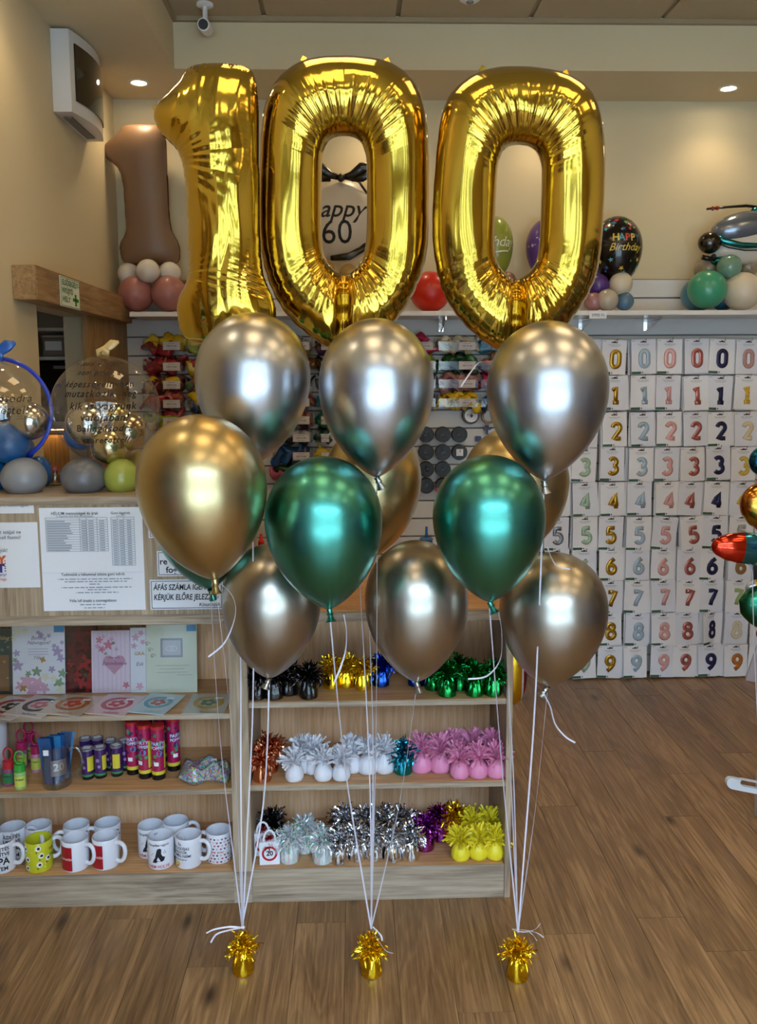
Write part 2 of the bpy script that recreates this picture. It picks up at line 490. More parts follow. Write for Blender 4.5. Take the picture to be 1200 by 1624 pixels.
# downlights recessed in the soffits
SPOTS = [atz(220, 131, Z_SOF), atz(1155, 140, Z_SOF)]
sy = SPOTS[1].y
SPOTS += [Vector((.95, sy, Z_SOF)), Vector((.1, sy, Z_SOF)), Vector((2.9, sy, Z_SOF)), Vector((-1.0, 2.95, Z_SOF)), Vector((-1.0, 1.7, Z_SOF))]
SPL = ['round downlight in the soffit beside the wall unit', 'round downlight in the soffit at the far right', 'round downlight hidden above the second gold zero', 'round downlight hidden above the first gold zero',
       'round downlight in the soffit outside the right edge', 'round downlight in the left soffit outside the top edge', 'round downlight in the left soffit near the camera']
for p, lb in zip(SPOTS, SPL):
    t = thing('downlight', lb, 'downlight', p, group='downlights in the soffit')
    MB().lathe([(.034, -.001), (.036, -.004), (.046, -.005), (.05, -.002), (.05, 0)], 28, caps=False).build('ring', mat('satin_ring', '#d9d4cc', .3, metal=.4), t, smooth=True)
    MB().lathe([(0, -.0012), (.034, -.0012)], 24, caps=False).build('lamp', mat('downlight_lamp', '#ffffff', .5, emit=(1, .86, .62), es=40), t)
    ld = bpy.data.lights.new('downlight_beam', 'SPOT'); ld.energy = SPOT_W; ld.color = (1, .76, .44); ld.spot_size = R(120); ld.spot_blend = .8; ld.shadow_soft_size = .04
    lo = bpy.data.objects.new('downlight_beam', ld); COL.objects.link(lo); lo.parent = t; lo.location = (0, 0, -.02)

# ------------------------------------------------------------------ doorway on the left, store room behind
OAKB = wood('beam_oak', '#7d5d3a', '#a07c50', '#b59266', 1, rough=.5, var=.05)
OAKV = wood('door_oak', '#785836', '#997648', '#ae8a5c', 2, rough=.5, var=.05)
struct(MB().box(-2.7, -2.6, 2.2, YB, 0, 2.6).build('wall_storeroom_far', WALLW), 'pale far wall of the store room', 'wall')
struct(MB().box(-2.6, XL-.1, 2.2, 2.3, 0, 2.6).build('wall_storeroom_near', WALLW), 'pale near wall of the store room', 'wall')
struct(MB().box(-2.7, XL-.1, 2.2, YB, 2.6, 2.7).build('ceiling_storeroom', WALLW), 'ceiling of the store room', 'ceiling')
bx0 = XL+.085
b0 = atx(57, 420, bx0); b1 = atx(62, 475.6, bx0); b2 = at(207, 521, 4.3)
bt = thing('door_track_beam', 'oak track beam of the sliding door on the left wall', 'beam', (XL+.04, (b0.y+4.3)/2, b1.z))
MB().box(XL+.002, bx0, b0.y, 4.33, b1.z, b0.z, .002).build('fascia', OAKB, bt, world=True)
MB().box(XL+.002, bx0-.004, b0.y-.004, b0.y, b1.z+.002, b0.z-.002).build('end_cap', OAKB, bt, world=True)
dx = XL+.035
d0, d1 = atx(140, 560, dx).y, atx(205, 560, dx).y
dl = thing('door_1', 'oak sliding door leaf slid open beside the doorway', 'door', (dx, (d0+d1)/2, 0)); dl['kind'] = 'structure'
MB().box(XL+.01, dx, d0, d1, .01, b1.z+.02, .002).build('door_leaf', OAKV, dl, world=True)
# first aid sign on the beam
s0, s1 = atx(94.5, 436, bx0+.003), atx(126, 452, bx0+.003)
sz0, sz1 = atx(98, 485, bx0+.003).z, s0.z
sg = thing('first_aid_sign', 'white first aid sign with green cross on the oak beam', 'sign', (bx0+.001, (s0.y+s1.y)/2, sz0))
sw, sh = s1.y-s0.y, sz1-sz0
MB().box(0, .002, -sw/2, sw/2, 0, sh).build('plate', mat('sign_white', '#e6ead8', .4), sg)
GRN = mat('sign_green', '#1f7a34', .5)
for k, (s_, zz) in enumerate([('ELSŐSEGÉLY-', .80), ('NYÚJTÓ', .53), ('HELY', .25)]):
    lettering(sg, s_, (.0036, -sw*.42, sh*zz), sh*.25, GRN, align='LEFT', bold=.02, rot=(0, 0, R(90)), fit=sw*(.84, .52, .38)[k])
MB().box(.0022, .0034, sw*.22, sw*.29, sh*.10, sh*.5).box(.0022, .0034, sw*.11, sw*.40, sh*.25, sh*.36).build('cross', mat('cross_green', '#128a2c', .5), sg)
eb = MB()
for a, b, c, d in ((-.48, .48, .03, .045), (-.48, .48, .955, .97), (-.48, -.467, .045, .955), (.467, .48, .045, .955)):
    eb.box(.0022, .003, sw*a, sw*b, sh*c, sh*d)
eb.build('border', GRN, sg)

# store room shelving seen through the doorway
ys = 4.25
def sx(px, py, Y=ys): return at(px, py, Y)
SHW = mat('shelf_white', '#d9d6d2', .5)
st = thing('storeroom_shelf', 'white shelf unit standing in the store room', 'shelf', (-1.72, ys+.1, 0))
zA, zB, zC = sx(80, 521).z, sx(80, 567).z, sx(80, 671).z
for z in (zA, zB, zC):
    MB().box(-2.1, -1.3, ys, YB-.002, z-.012, z+.004).build('shelf_board', SHW, st, world=True)
MB().box(-2.12, -2.1, ys, YB-.002, 0, 2.3).build('upright', SHW, st, world=True)
MB().box(-1.3, -1.297, ys, YB-.002, 0, 2.3).build('upright', SHW, st, world=True)
MB().box(-2.1, -1.3, YB-.012, YB-.002, zC+.01, 2.3).build('back_panel', mat('shelf_back_grey', '#8c867c', .7), st, world=True)
p0, p1 = sx(64, 534), sx(101, 565)
bxo = thing('storage_box', 'grey plastic storage box with a paper label in the store room', 'box', ((p0.x+p1.x)/2, ys+.08, zB+.005))
w2 = (p1.x-p0.x)/2
MB().box(-w2, w2, -.06, .09, 0, p0.z-zB-.008, .006).build('tub', mat('tub_grey', '#8e8a83', .4), bxo)
MB().box(-w2-.004, w2+.004, -.064, .094, p0.z-zB-.008, p0.z-zB+.002, .003).build('lid', mat('tub_lid', '#b5b1a8', .4), bxo)
MB().box(-w2*.75, w2*.75, -.062, -.061, .03, .075).build('paper_label', PAPER, bxo)
q0, q1 = sx(66, 577), sx(104, 668)
ap = thing('black_cabinet', 'black glossy appliance on the store room shelf', 'appliance', ((q0.x+q1.x)/2-.1, ys+.09, zC+.005))
MB().box(-.28, .28, -.07, .1, 0, zB-zC-.03, .01).build('housing', BLACK, ap)
MB().box(-.25, .25, -.075, -.07, .04, zB-zC-.07).build('glass_front', mat('black_gloss', '#050505', .05), ap)
MB().box(.1, .16, -.078, -.075, zB-zC-.06, zB-zC-.045).build('control_strip', mat('grey_strip', '#8f8f8f', .4), ap)
cb = thing('storeroom_cabinet', 'oak fronted base cabinet in the store room', 'cabinet', (-1.72, ys+.06, 0))
MB().box(-2.09, -1.31, ys+.01, YB-.03, .08, zC-.06).build('body', OAKV, cb, world=True)
MB().box(-2.08, -1.71, ys-.008, ys+.009, .1, zC-.07, .002).build('door', OAKV, cb, world=True)
MB().box(-1.70, -1.32, ys-.008, ys+.009, .1, zC-.07, .002).build('door', OAKV, cb, world=True)
MB().box(-2.08, -1.32, ys+.03, YB-.04, 0, .08).build('plinth', BLACK, cb, world=True)
sl = thing('under_shelf_light', 'warm strip light under the store room shelf', 'strip light', (-1.7, ys-.03, zC-.03))
MB().box(-.35, .35, -.012, .012, 0, .014).build('housing', SHW, sl)
MB().box(-.34, .34, -.01, .01, -.002, -.0005).build('tube', mat('strip_glow', '#ffffff', .5, emit=(1, .62, .25), es=14), sl)
rl = thing('storeroom_fill_lamp', 'round ceiling lamp added to brighten the store room', 'ceiling light', (-1.95, 3.5, 2.6))  # unseen fill lamp, put in because the store room came out dark
MB().lathe([(.12, 0), (.12, -.02), (.10, -.025)], 28, caps=False).build('rim', SHW, rl, smooth=40)
MB().lathe([(.10, -.024), (.06, -.034), (0, -.038)], 28, caps=False).build('shade', mat('store_fill_glow', '#ffffff', .5, emit=(1, .85, .65), es=5), rl, smooth=True)
# glass jar on a small stand behind the counter
jt = thing('lidded_jar', 'small glass jar with a red lid behind the grey balloon', 'jar', (at(88, 770, 2.72).x, 2.72, 1.268))
MB().lathe([(0, 0), (.02, 0), (.026, .006), (.026, .035), (.018, .046), (.016, .05)], 20, caps=False).build('glass', clear_mat('jar_glass', (.75, .7, .62), .05, .8, .15, .7), jt, smooth=True)
MB().lathe([(0, .05), (.018, .05), (.018, .06), (.016, .062), (0, .062)], 20).build('lid', mat('jar_lid', '#9c3a2c', .4), jt, smooth=40)

# wall mounted air unit with glass front
a0, a1 = atx(84, 177, XL), atx(78.7, 36.7, XL)
uz0, uz1 = a0.z, Z_SOF-.012
ux0, uy0 = XL+.002, a0.y
UD = at(114, 175, uy0).x-XL                     # depth of the housing at its near end
uy1 = atx(164, 222, XL+UD).y
au = thing('air_unit', 'white wall air unit with black glass front under the soffit', 'air conditioner', (XL+.05, (uy0+uy1)/2, uz0))
prof = []
n = 14
for i in range(n+1):
    t = i/n; prof.append((XL+UD+.035*math.sin(math.pi*t), uy0+(uy1-uy0)*t))
def xyprism(b, poly, z0, z1):
    k = len(poly)
    vs = [(x, y, z0) for x, y in poly]+[(x, y, z1) for x, y in poly]
    fs = [tuple(range(k))[::-1], tuple(range(k, 2*k))]+[(i, (i+1) % k, (i+1) % k+k, i+k) for i in range(k)]
    return b.add(vs, fs)
xyprism(MB(), [(ux0, uy0)]+prof+[(ux0, uy1)], uz0, uz1).build('housing', mat('unit_white', '#d6d3cf', .35), au, world=True, smooth=30)
xyprism(MB(), [(x-.004, y) for x, y in prof[1:-1]][::-1]+[(x+.006, y) for x, y in prof[1:-1]], uz0+.05, uz1-.045).build('glass_front', mat('unit_black_glass', '#14110d', .06, coat=.5), au, world=True, smooth=30)
MB().box(XL+.02, XL+UD-.02, uy0+.06, uy1-.06, uz0-.006, uz0-.0005).build('air_outlet', mat('outlet_grey', '#77736c', .6), au, world=True)

# security camera under the tiles
cpos = at(325, 18, Y_SOF-.14); cpos.z = Z_CEIL
sc_ = thing('security_camera', 'white bullet security camera hanging from the ceiling', 'camera', cpos)
MB().lathe([(.03, -.012), (.036, -.008), (.036, 0)], 24).build('mount', WHITE, sc_, smooth=40)
MB().tube([(0, 0, -.01), (0, -.002, -.055), (0, -.012, -.075)], .011, 12).build('arm', WHITE, sc_, smooth=40)
hd = MB().tube([(0, .05, -.085), (0, -.05, -.105), (0, -.056, -.106)], [.028, .028, .025], 24).build('housing', WHITE, sc_, smooth=40)
MB().tube([(0, -.053, -.1055), (0, -.0575, -.1064)], [.021, .021], 24).build('lens', BLACK, hd, smooth=40)
sp = at(745, -2, 3.78); sp.z = Z_CEIL
sd = thing('smoke_detector', 'small white smoke detector on the ceiling tiles', 'detector', sp)
MB().lathe([(0, -.03), (.03, -.03), (.045, -.02), (.05, 0)], 24).build('cover', WHITE, sd, smooth=40)
MB().lathe([(0, -.036), (.014, -.036), (.016, -.03)], 16).build('sensor', mat('sensor_grey', '#8b8b8b', .4), sd, smooth=40)

# ------------------------------------------------------------------ counter
OAKH = wood('counter_oak_h', '#7c6b5a', '#a2907b', '#bba993', 0, rough=.55, knots=.35, var=.05)
OAKZ = wood('counter_oak_v', '#826f5b', '#a8937a', '#bea98f', 2, rough=.55, knots=.5, var=.04)
OAKI = wood('counter_inner', '#cc9a6c', '#dfb084', '#eac49e', 2, rough=.55, knots=.25, var=.03)
OAKS = wood('shelf_oak', '#a8784a', '#c89664', '#d6a878', 0, rough=.5, knots=.2, var=.03)
YC = 2.45
YBK = YC+.30                                    # back panels inside the shelves
XD0, XD1 = -.381, -.326                         # upright between the two halves
XS0, XS1 = .452, .470                           # right end panel
ZTOP, ZW0, ZW1 = 1.268, .885, .914
cl = thing('raised_counter', 'tall oak counter with papers on its front and open shelves', 'counter', (-1.0, 2.62, 0))
MB().box(-1.9, XD0-.001, YC-.006, 2.78, ZTOP-.024, ZTOP, .002).build('counter_top', OAKH, cl, world=True)
MB().box(-1.9, XD0-.001, YC, YC+.02, ZW1, ZTOP-.024).build('front_panel', OAKZ, cl, world=True)
MB().box(-1.9, XD0-.001, YC-.006, YC+.32, ZW0, ZW1, .002).build('edge_board', OAKH, cl, world=True)
MB().box(-1.9, XD0-.001, YBK, YBK+.02, 0, ZW0).build('back_panel', OAKI, cl, world=True)
for z in (.607, .370):
    MB().box(-1.9, XD0-.001, YC, YBK, z-.017, z, .0012).build('shelf', OAKS, cl, world=True)
    MB().box(-1.9, XD0-.001, YC-.0015, YC, z-.016, z-.001).build('shelf_edge', OAKH, cl, world=True)
MB().box(-1.9, XD0-.001, YC+.001, YBK, .08, .102, .0012).build('shelf', OAKS, cl, world=True)
MB().box(-1.9, XD0-.001, YC-.002, YC+.018, 0, .1015).build('plinth', OAKH, cl, world=True)
MB().box(XD0, XD1, YC-.008, YBK+.02, .104, ZTOP, .002).build('upright', OAKZ, cl, world=True)
MB().box(XD0-.001, XD1, YC-.002, YBK+.02, 0, .1035).build('upright_base', OAKH, cl, world=True)
cr = thing('low_counter', 'lower oak counter with shelves of balloon weights', 'counter', (.07, 2.75, 0))
MB().box(XD1+.001, XS1+.004, YC-.004, 3.1, ZW0, ZW1, .002).build('worktop_edge', OAKH, cr, world=True)
MB().box(XD1+.02, XS1, YC+.004, 3.09, ZW1+.0002, ZW1+.004).build('worktop', OAKS, cr, world=True)
MB().box(XD1+.001, XS0-.001, YBK, YBK+.02, .0, ZW0).build('back_panel', OAKI, cr, world=True)
for z in (.640, .378):
    MB().box(XD1+.001, XS0-.001, YC, YBK, z-.018, z, .0012).build('shelf', OAKS, cr, world=True)
    MB().box(XD1+.001, XS0-.001, YC-.0015, YC, z-.017, z-.001).build('shelf_edge', OAKH, cr, world=True)
MB().box(XD1+.001, XS0-.001, YC+.001, YBK, .09, .108, .0012).build('shelf', OAKS, cr, world=True)
MB().box(XD1+.001, XS0-.001, YC-.002, YC+.018, 0, .1075).build('plinth', OAKH, cr, world=True)
MB().box(XS0, XS1, YC-.006, 3.1, 0, ZW0-.001, .0015).build('end_panel', OAKZ, cr, world=True)

# ------------------------------------------------------------------ slatted display wall and shelf
SLAT = mat('slat_white', '#d4d0cb', .45, var=(3, .03))
sw_ = MB().box(-1.17, XR, YB-.016, YB-.001, 0, 2.11).build('wall_slat_panel', mat('slat_groove', '#77736e', .6)); struct(sw_, 'white slatted display panel on the back wall', 'wall panel')
YS = YB-.034                                    # front face of the slats
for k in range(22):
    z1 = 2.105-k*.0955
    z0 = max(z1-.088, .002)
    if z1 < .02: break
    MB().box(-1.168, XR-.002, YS, YB-.017, z0, z1, .0015).build('slat', SLAT, sw_)
SHZ = 1.928
SHY = 4.14
sh_ = thing('wall_shelf', 'long white shelf on the back wall carrying display balloons', 'shelf', (.9, 4.28, SHZ-.024))
shx0 = at(205, 494, SHY).x
MB().box(shx0, XR-.05, SHY, YS-.002, SHZ-.022, SHZ, .0015).build('board', mat('shelf_board_white', '#e3dfda', .4), sh_, world=True)
for px, py in ((289, 512), (487, 514), (706, 516), (938, 517), (1046, 517)):
    X = at(px, py, SHY+.06).x
    MB().prism([(0, 0), (.004, 0), (.004, .05), (0, .05)], 0, .001)
    br = MB().box(X-.012, X+.012, YS-.012, YS-.001, SHZ-.085, SHZ-.023).box(X-.003, X+.003, SHY+.03, YS-.012, SHZ-.04, SHZ-.023)
    br.add([(X-.003, YS-.012, SHZ-.085), (X+.003, YS-.012, SHZ-.085), (X+.003, SHY+.05, SHZ-.038), (X-.003, SHY+.05, SHZ-.038), (X-.003, YS-.012, SHZ-.038), (X+.003, YS-.012, SHZ-.038)],
           [(0, 1, 2, 3), (0, 3, 4), (1, 5, 2), (0, 4, 5, 1), (3, 2, 5, 4)])
    br.build('bracket', mat('bright_chrome', (.85, .86, .88), .12, metal=1), sh_, world=True)
pt = at(948, 498, SHY-.004)
pg = thing('price_tag', 'price tag on the front edge of the white wall shelf', 'price tag', (pt.x, SHY-.003, pt.z-.022))
MB().box(-.042, .042, -.002, 0, 0, .032).build('card', PAPER, pg)
lettering(pg, '3990 Ft', (0, -.0025, .016), .021, INK)

# unseen goods shelves and boxes added to give foil and balloons dark reflections
def side_unit(x0, x1, y0, y1, label, face, seed):
    rg = random.Random(seed)
    t = thing('added_display_unit', label, 'shelf', ((x0+x1)/2, (y0+y1)/2, 0), group='added display units out of view beside the camera')
    back = x0 if face > 0 else x1-.015
    MB().box(back, back+.015, y0, y1, 0, 2.25).build('back_panel', mat('unit_graphite', '#3a3430', .6), t, world=True)
    for y in (y0, (y0+y1)/2, y1-.02): MB().box(x0+.016 if face > 0 else x0, x1 if face > 0 else x1-.016, y, y+.02, 0, 2.25).build('side_panel', OAKZ, t, world=True)
    lev = [.1, .5, .9, 1.3, 1.7, 2.1]
    for z in lev:
        for a, b in ((y0+.021, (y0+y1)/2-.001), ((y0+y1)/2+.021, y1-.021)):
            MB().box(x0+.016 if face > 0 else x0, x1 if face > 0 else x1-.016, a, b, z, z+.02).build('shelf', OAKH, t, world=True)
    n = 0
    for z in lev[:-1]:
        y = y0+.05
        while y < y1-.3:
            w = rg.uniform(.16, .28); h = rg.uniform(.16, .33)
            if not (y < (y0+y1)/2 < y+w+.03):
                c = rg.choice(['#7a1f2a', '#1f3f6a', '#c9a13a', '#2f5a3c', '#5a2f5e', '#b86a7a', '#2a2a2e', '#c8c4bc'])
                xa, xb = (x0+.05, x1-.03) if face > 0 else (x0+.03, x1-.05)
                bx = thing('gift_box', 'coloured gift box number %d on the %s' % (n+1, label.split(' beside')[0].split(' along')[0]), 'box', ((xa+xb)/2, y+w/2, z+.0205), group='gift boxes on the '+label)
                MB().box((xa-xb)/2, (xb-xa)/2, -w/2, w/2, 0, h*.8, .003).build('box', mat('gift_'+c[1:], c, .35), bx)
                MB().box((xa-xb)/2-.004, (xb-xa)/2+.004, -w/2-.004, w/2+.004, h*.8, h, .003).build('lid', mat('gift_'+c[1:], c, .35), bx); n += 1
            y += w+.05
side_unit(XL+.003, XL+.30, -.75, 1.45, 'added tall display unit along the left wall, for dark reflections', 1, 5)
side_unit(XR-.30, XR-.003, -.6, 3.6, 'added tall display unit along the right wall, for dark reflections', -1, 6)
# ------------------------------------------------------------------ gold foil numbers
SC.cycles.max_bounces = 7
SC.cycles.diffuse_bounces = 3
SC.cycles.glossy_bounces = 4
SC.cycles.adaptive_threshold = .05
SC.cycles.transparent_max_bounces = 12
GOLD = mat('foil_gold', (.56, .37, .026), .13, metal=1., coat=.8)
Y_FOIL = 2.23
OUT0 = [(0,90),(60,97),(100,120),(122,155),(132,210),(135,300),(133,380),(124,430),(105,475),(75,515),(35,545),(0,556)]
IN0 = [(0,215),(14,217),(25,224),(31,236),(35,255),(36,300),(36,360),(34,390),(30,408),(22,421),(11,431),(0,437)]
def loop_pts(half, n):
    full = half + [(-x, y) for x, y in half[-2:0:-1]]
    return catmull([(x, y, 0) for x, y in full], n, closed=True)
def sstep(a, b, x):
    t = max(0, min(1, (x-a)/(b-a))); return t*t*(3-2*t)
def make_zero(name, label, cx, cy0, rot, ysc, seed, Y0):
    rg = random.Random(seed)
    n, m = 760, 26
    O, I = loop_pts(OUT0, n), loop_pts(IN0, n)
    ph = [rg.uniform(0, 6.28) for _ in range(12)]
    # irregular pleat lines round the top and the bottom
    def pleat(u):
        return (math.sin(u*n*.9+ph[0]+2*math.sin(u*31+ph[1]))*.5+math.sin(u*n*.45+ph[2]+1.5*math.sin(u*17+ph[3]))*.5)
    ca, sa = math.cos(rot), math.sin(rot)
    def W(x, y):
        y = (y-323)*ysc; xr = x*ca - y*sa; yr = x*sa + y*ca
        return at(cx+xr, cy0+yr, Y0)
    c0 = W(0, 323)
    s = mpp(c0)
    vs, fs = [], []
    side = []
    for sgn in (-1, 1):
        base = len(vs)
        for i in range(n):
            u = i/n
            o, q = O[i], I[i]
            width = (o-q).length
            top = 1-sstep(215, 285, q.y); bot = sstep(385, 420, q.y)
            botw = sstep(400, 440, o.y)
            kind = 0.02+.8*top+.8*bot
            # scalloped outer seam
            o2 = o.copy()
            dirn = (o-q).normalized()
            o2 += dirn*(0.9*abs(math.sin(u*130+ph[4]))*(.35+botw) + .5*math.sin(u*57+ph[5]))
            for j in range(m+1):
                v = -math.cos(math.pi*j/m)
                p = q.lerp(o2, (v+1)/2)
                T = .41*width*(1-.10*bot)
                h = T*(max(0, 1-abs(v)**2.2))**.58
                # inner pleats
                wi = max(0, (.5-v)/1.5)**1.2
                wo = max(0, (v-.25)/.75)**1.4
                big = abs(math.sin(u*2*math.pi*(22)+ph[6]+.6*math.sin(u*23+ph[7])))**.55
                h += kind*wi*(.8*pleat(u) + 4.2*(big-.75))*(1-abs(v)**6)
                h += (.15+botw*1.0)*wo*(1.5*(abs(math.sin(u*75+ph[8]))**.6-.7)+.7*pleat(u*.7))*(1-abs(v)**8)
                h += (.8*math.sin(u*37+v*3+ph[9])+.55*math.sin(v*10+ph[1]+1.5*math.sin(u*12+ph[2]))+.32*math.sin(v*19+ph[3]+2*math.sin(u*19+ph[5])))*(1-abs(v)**4)
                # bottom fold where the two lobes meet
                if p.y > 425:
                    d = abs(p.x); f = sstep(425, 445, p.y)
                    h *= 1-.62*f*math.exp(-(d/9)**2)
                    h += f*1.6*math.exp(-(d/26)**2)*math.sin(p.y*.75+ph[10]+.15*d)
                h = max(h, 0)
                w = W(p.x, p.y)
                vs.append((w.x-c0.x, sgn*h*s, w.z-c0.z))
        for i in range(n):
            i2 = (i+1) % n
            for j in range(m):
                a, b, c, d = base+i*(m+1)+j, base+i2*(m+1)+j, base+i2*(m+1)+j+1, base+i*(m+1)+j+1
                fs.append((a, b, c, d) if sgn > 0 else (a, d, c, b))
    t = thing(name, label, 'foil balloon', c0, group='gold foil number balloons')
    MB().add(vs, fs).build('foil_body', GOLD, t, smooth=True)
    # hanging tabs on the seam
    for (px, py, r_) in ((-66, 98, .5), (68, 100, -.5)):
        w = W(px, py) - c0
        MB().box(-.006, .006, -.0006, .0006, -.004, .009).build('hanging_tab', GOLD, t, loc=w+Vector((0, 0, .004)), rot=(0, r_, 0))
    w = W(0, 556)-c0
    MB().tube([w+Vector((0, 0, .004)), w+Vector((.001, 0, -.014)), w+Vector((.003, 0, -.028))], [.009, .005, .007], 8, flat=((0, 1, 0), .2)).build('filling_tail', GOLD, t)
    return t

ONE = [(104,322,372),(106,308,386),(109,300,395),(116,293,402),(130,286,406),(150,268,408),(163,253,409),(174,246,410),(188,244,410),(203,250,410),(214,257,410),(225,269,410),(240,283,410),
       (262,291,410),(300,296,411),(350,298,411),(400,300,413),(435,301,417),(455,294,425),(470,285,432),(488,281,437),(508,283,438),(526,286,436),(537,292,430),(541,305,418),(543,325,400)]
def one_profile():
    ys = [p[0] for p in ONE]
    return (lambda y: np.interp(y, ys, [p[1] for p in ONE])), (lambda y: np.interp(y, ys, [p[2] for p in ONE]))
_le, _ri = one_profile()
def solve_one():
    g = 2.0
    X = np.arange(236, 446, g); Yv = np.arange(98, 550, g)
    M = np.zeros((len(Yv), len(X)), bool)
    for a, y in enumerate(Yv):
        if 104 <= y <= 543: M[a] = (X > _le(y)) & (X < _ri(y))
    U = np.zeros(M.shape)
    U[M] = 800
    for _ in range(1600):
        V = .25*(np.roll(U, 1, 0)+np.roll(U, -1, 0)+np.roll(U, 1, 1)+np.roll(U, -1, 1)+g*g)
        U = np.where(M, V, 0)
    return X, Yv, U
_GX, _GY, _GU = solve_one()
def one_h(x, y):
    fx = (x-_GX[0])/(_GX[1]-_GX[0]); fy = (y-_GY[0])/(_GY[1]-_GY[0])
    i, j = int(fx), int(fy); a, b = fx-i, fy-j
    i = max(0, min(len(_GX)-2, i)); j = max(0, min(len(_GY)-2, j))
    u = (_GU[j, i]*(1-a)+_GU[j, i+1]*a)*(1-b)+(_GU[j+1, i]*(1-a)+_GU[j+1, i+1]*a)*b
    return math.sqrt(max(0, 2*u))
def one_geo(fn, s, wr=1.0, rows=260, cols=34, seed=1, sm=.8):
    """fn maps the photo-like outline coordinates to (x,z); s metres per unit"""
    rg = random.Random(seed); ph = [rg.uniform(0, 6.28) for _ in range(9)]
    vs, fs = [], []
    for sgn in (-1, 1):
        base = len(vs)
        for i in range(rows+1):
            t = i/rows; y = 104+439*(t if 0 < t < 1 else t)
            l, r_ = _le(y), _ri(y)
            l += wr*.8*abs(math.sin(y*.33+ph[0]))*(1 if y < 240 or y > 440 else .3)
            r_ -= wr*.8*abs(math.sin(y*.41+ph[1]))
            for j in range(cols+1):
                v = -math.cos(math.pi*j/cols); x = l+(r_-l)*(v+1)/2
                h = one_h(x, y)*sm
                dl, dr = x-l, r_-x
                if wr:
                    kn = 1.5*math.exp(-((y-240)/42)**2); kb = math.exp(-((y-452)/20)**2); kt = math.exp(-((y-112)/16)**2)
                    for (qx, qy, r0_, fall, q_) in ((263, 258, 24, 30, 1.0), (279, 437, 18, 20, .8)):
                        rd = math.hypot(x-qx, y-qy); an = math.atan2(y-qy, x-qx)
                        wt = q_*math.exp(-max(0, rd-r0_)/fall)*(1-math.exp(-dl/3))
                        h += wr*wt*(1.1*math.sin(an*34+ph[2])+3.2*(abs(math.sin(an*9+ph[3]))**.6-.72))
                    h += wr*(.9*kb+.02)*math.exp(-dr/24)*(1.1*math.sin((y+.4*dr)*.9+ph[4])+1.6*math.sin(y*.5+ph[5]))*(1-math.exp(-dr/3))
                    h += wr*kt*1.0*math.sin(x*1.1+ph[6])*(1-abs(v)**6)
                    h += wr*(.9*math.sin(x*.07+y*.045+ph[7])+.6*math.sin(x*.2+ph[0]+1.4*math.sin(y*.03+ph[1]))+.35*math.sin(x*.41+ph[3]+1.5*math.sin(y*.045)))*(1-abs(v)**4)
                if i in (0, rows): h = 0
                X, Z = fn(x, y)
                vs.append((X, sgn*max(h, 0)*s, Z))
        for i in range(rows):
            for j in range(cols):
                a, b, c, d = base+i*(cols+1)+j, base+i*(cols+1)+j+1, base+(i+1)*(cols+1)+j+1, base+(i+1)*(cols+1)+j
                fs.append((a, d, c, b) if sgn < 0 else (a, b, c, d))
    return MB().add(vs, fs)
Y_ONE = Y_FOIL-.025
c1 = at(345, 323, Y_ONE)
t1 = thing('number_balloon', 'gold foil balloon shaped like the numeral one', 'foil balloon', c1, group='gold foil number balloons')
def _f1(x, y):
    w = at(x, y, Y_ONE); return w.x-c1.x, w.z-c1.z
one_geo(_f1, mpp(c1), 1.0, rows=460, cols=56, seed=4).build('foil_body', GOLD, t1, smooth=True)
for px, py in ((247, 170), (322, 106)):
    w = at(px, py, Y_ONE)-c1
    MB().box(-.007, .004, -.0006, .0006, -.005, .005).build('hanging_tab', GOLD, t1, loc=w)
make_zero('number_balloon', 'gold foil zero balloon in the middle beside the numeral one', 545.5, 323, R(.3), 1.0, 11, Y_FOIL+.028)
make_zero('number_balloon', 'gold foil zero balloon on the right, tilted a little', 821.5, 334, R(2.2), .972, 23, Y_FOIL-.02)

# ------------------------------------------------------------------ chrome latex balloons
SILVER = chrome('silver', (.50, .515, .55), .31)
CGOLD = chrome('gold', (.54, .43, .22), .31)
CGREEN = chrome('green', (.075, .33, .27), .30)
CHAMP = chrome('champagne', (.45, .42, .365), .31)
def teardrop(Rr, up=1.13, low=1.615, n=16, m=30):
    prof = []
    for i in range(n+1):
        a = math.pi/2*i/n; prof.append((Rr*math.sin(a), Rr*up*math.cos(a)))
    for i in range(1, m+1):
        s_ = math.sin(math.pi/2*i/m); prof.append((Rr*max((1-s_**2.05)**.76 if s_ < 1 else 0, .02), -Rr*low*s_))
    return prof
LOWZ = 1.615
BALL = MB().lathe(teardrop(1.0)[::-1], 56, caps=False).mesh('balloon_body', SILVER, True)
KNOT = MB().lathe([(.045, 0), (.035, -.035), (.042, -.055), (.05, -.07), (.034, -.085), (.05, -.13), (.075, -.165), (.07, -.17), (.03, -.14), (0, -.13)], 20, caps=False).mesh('knot', SILVER, 40)
NBW = {}
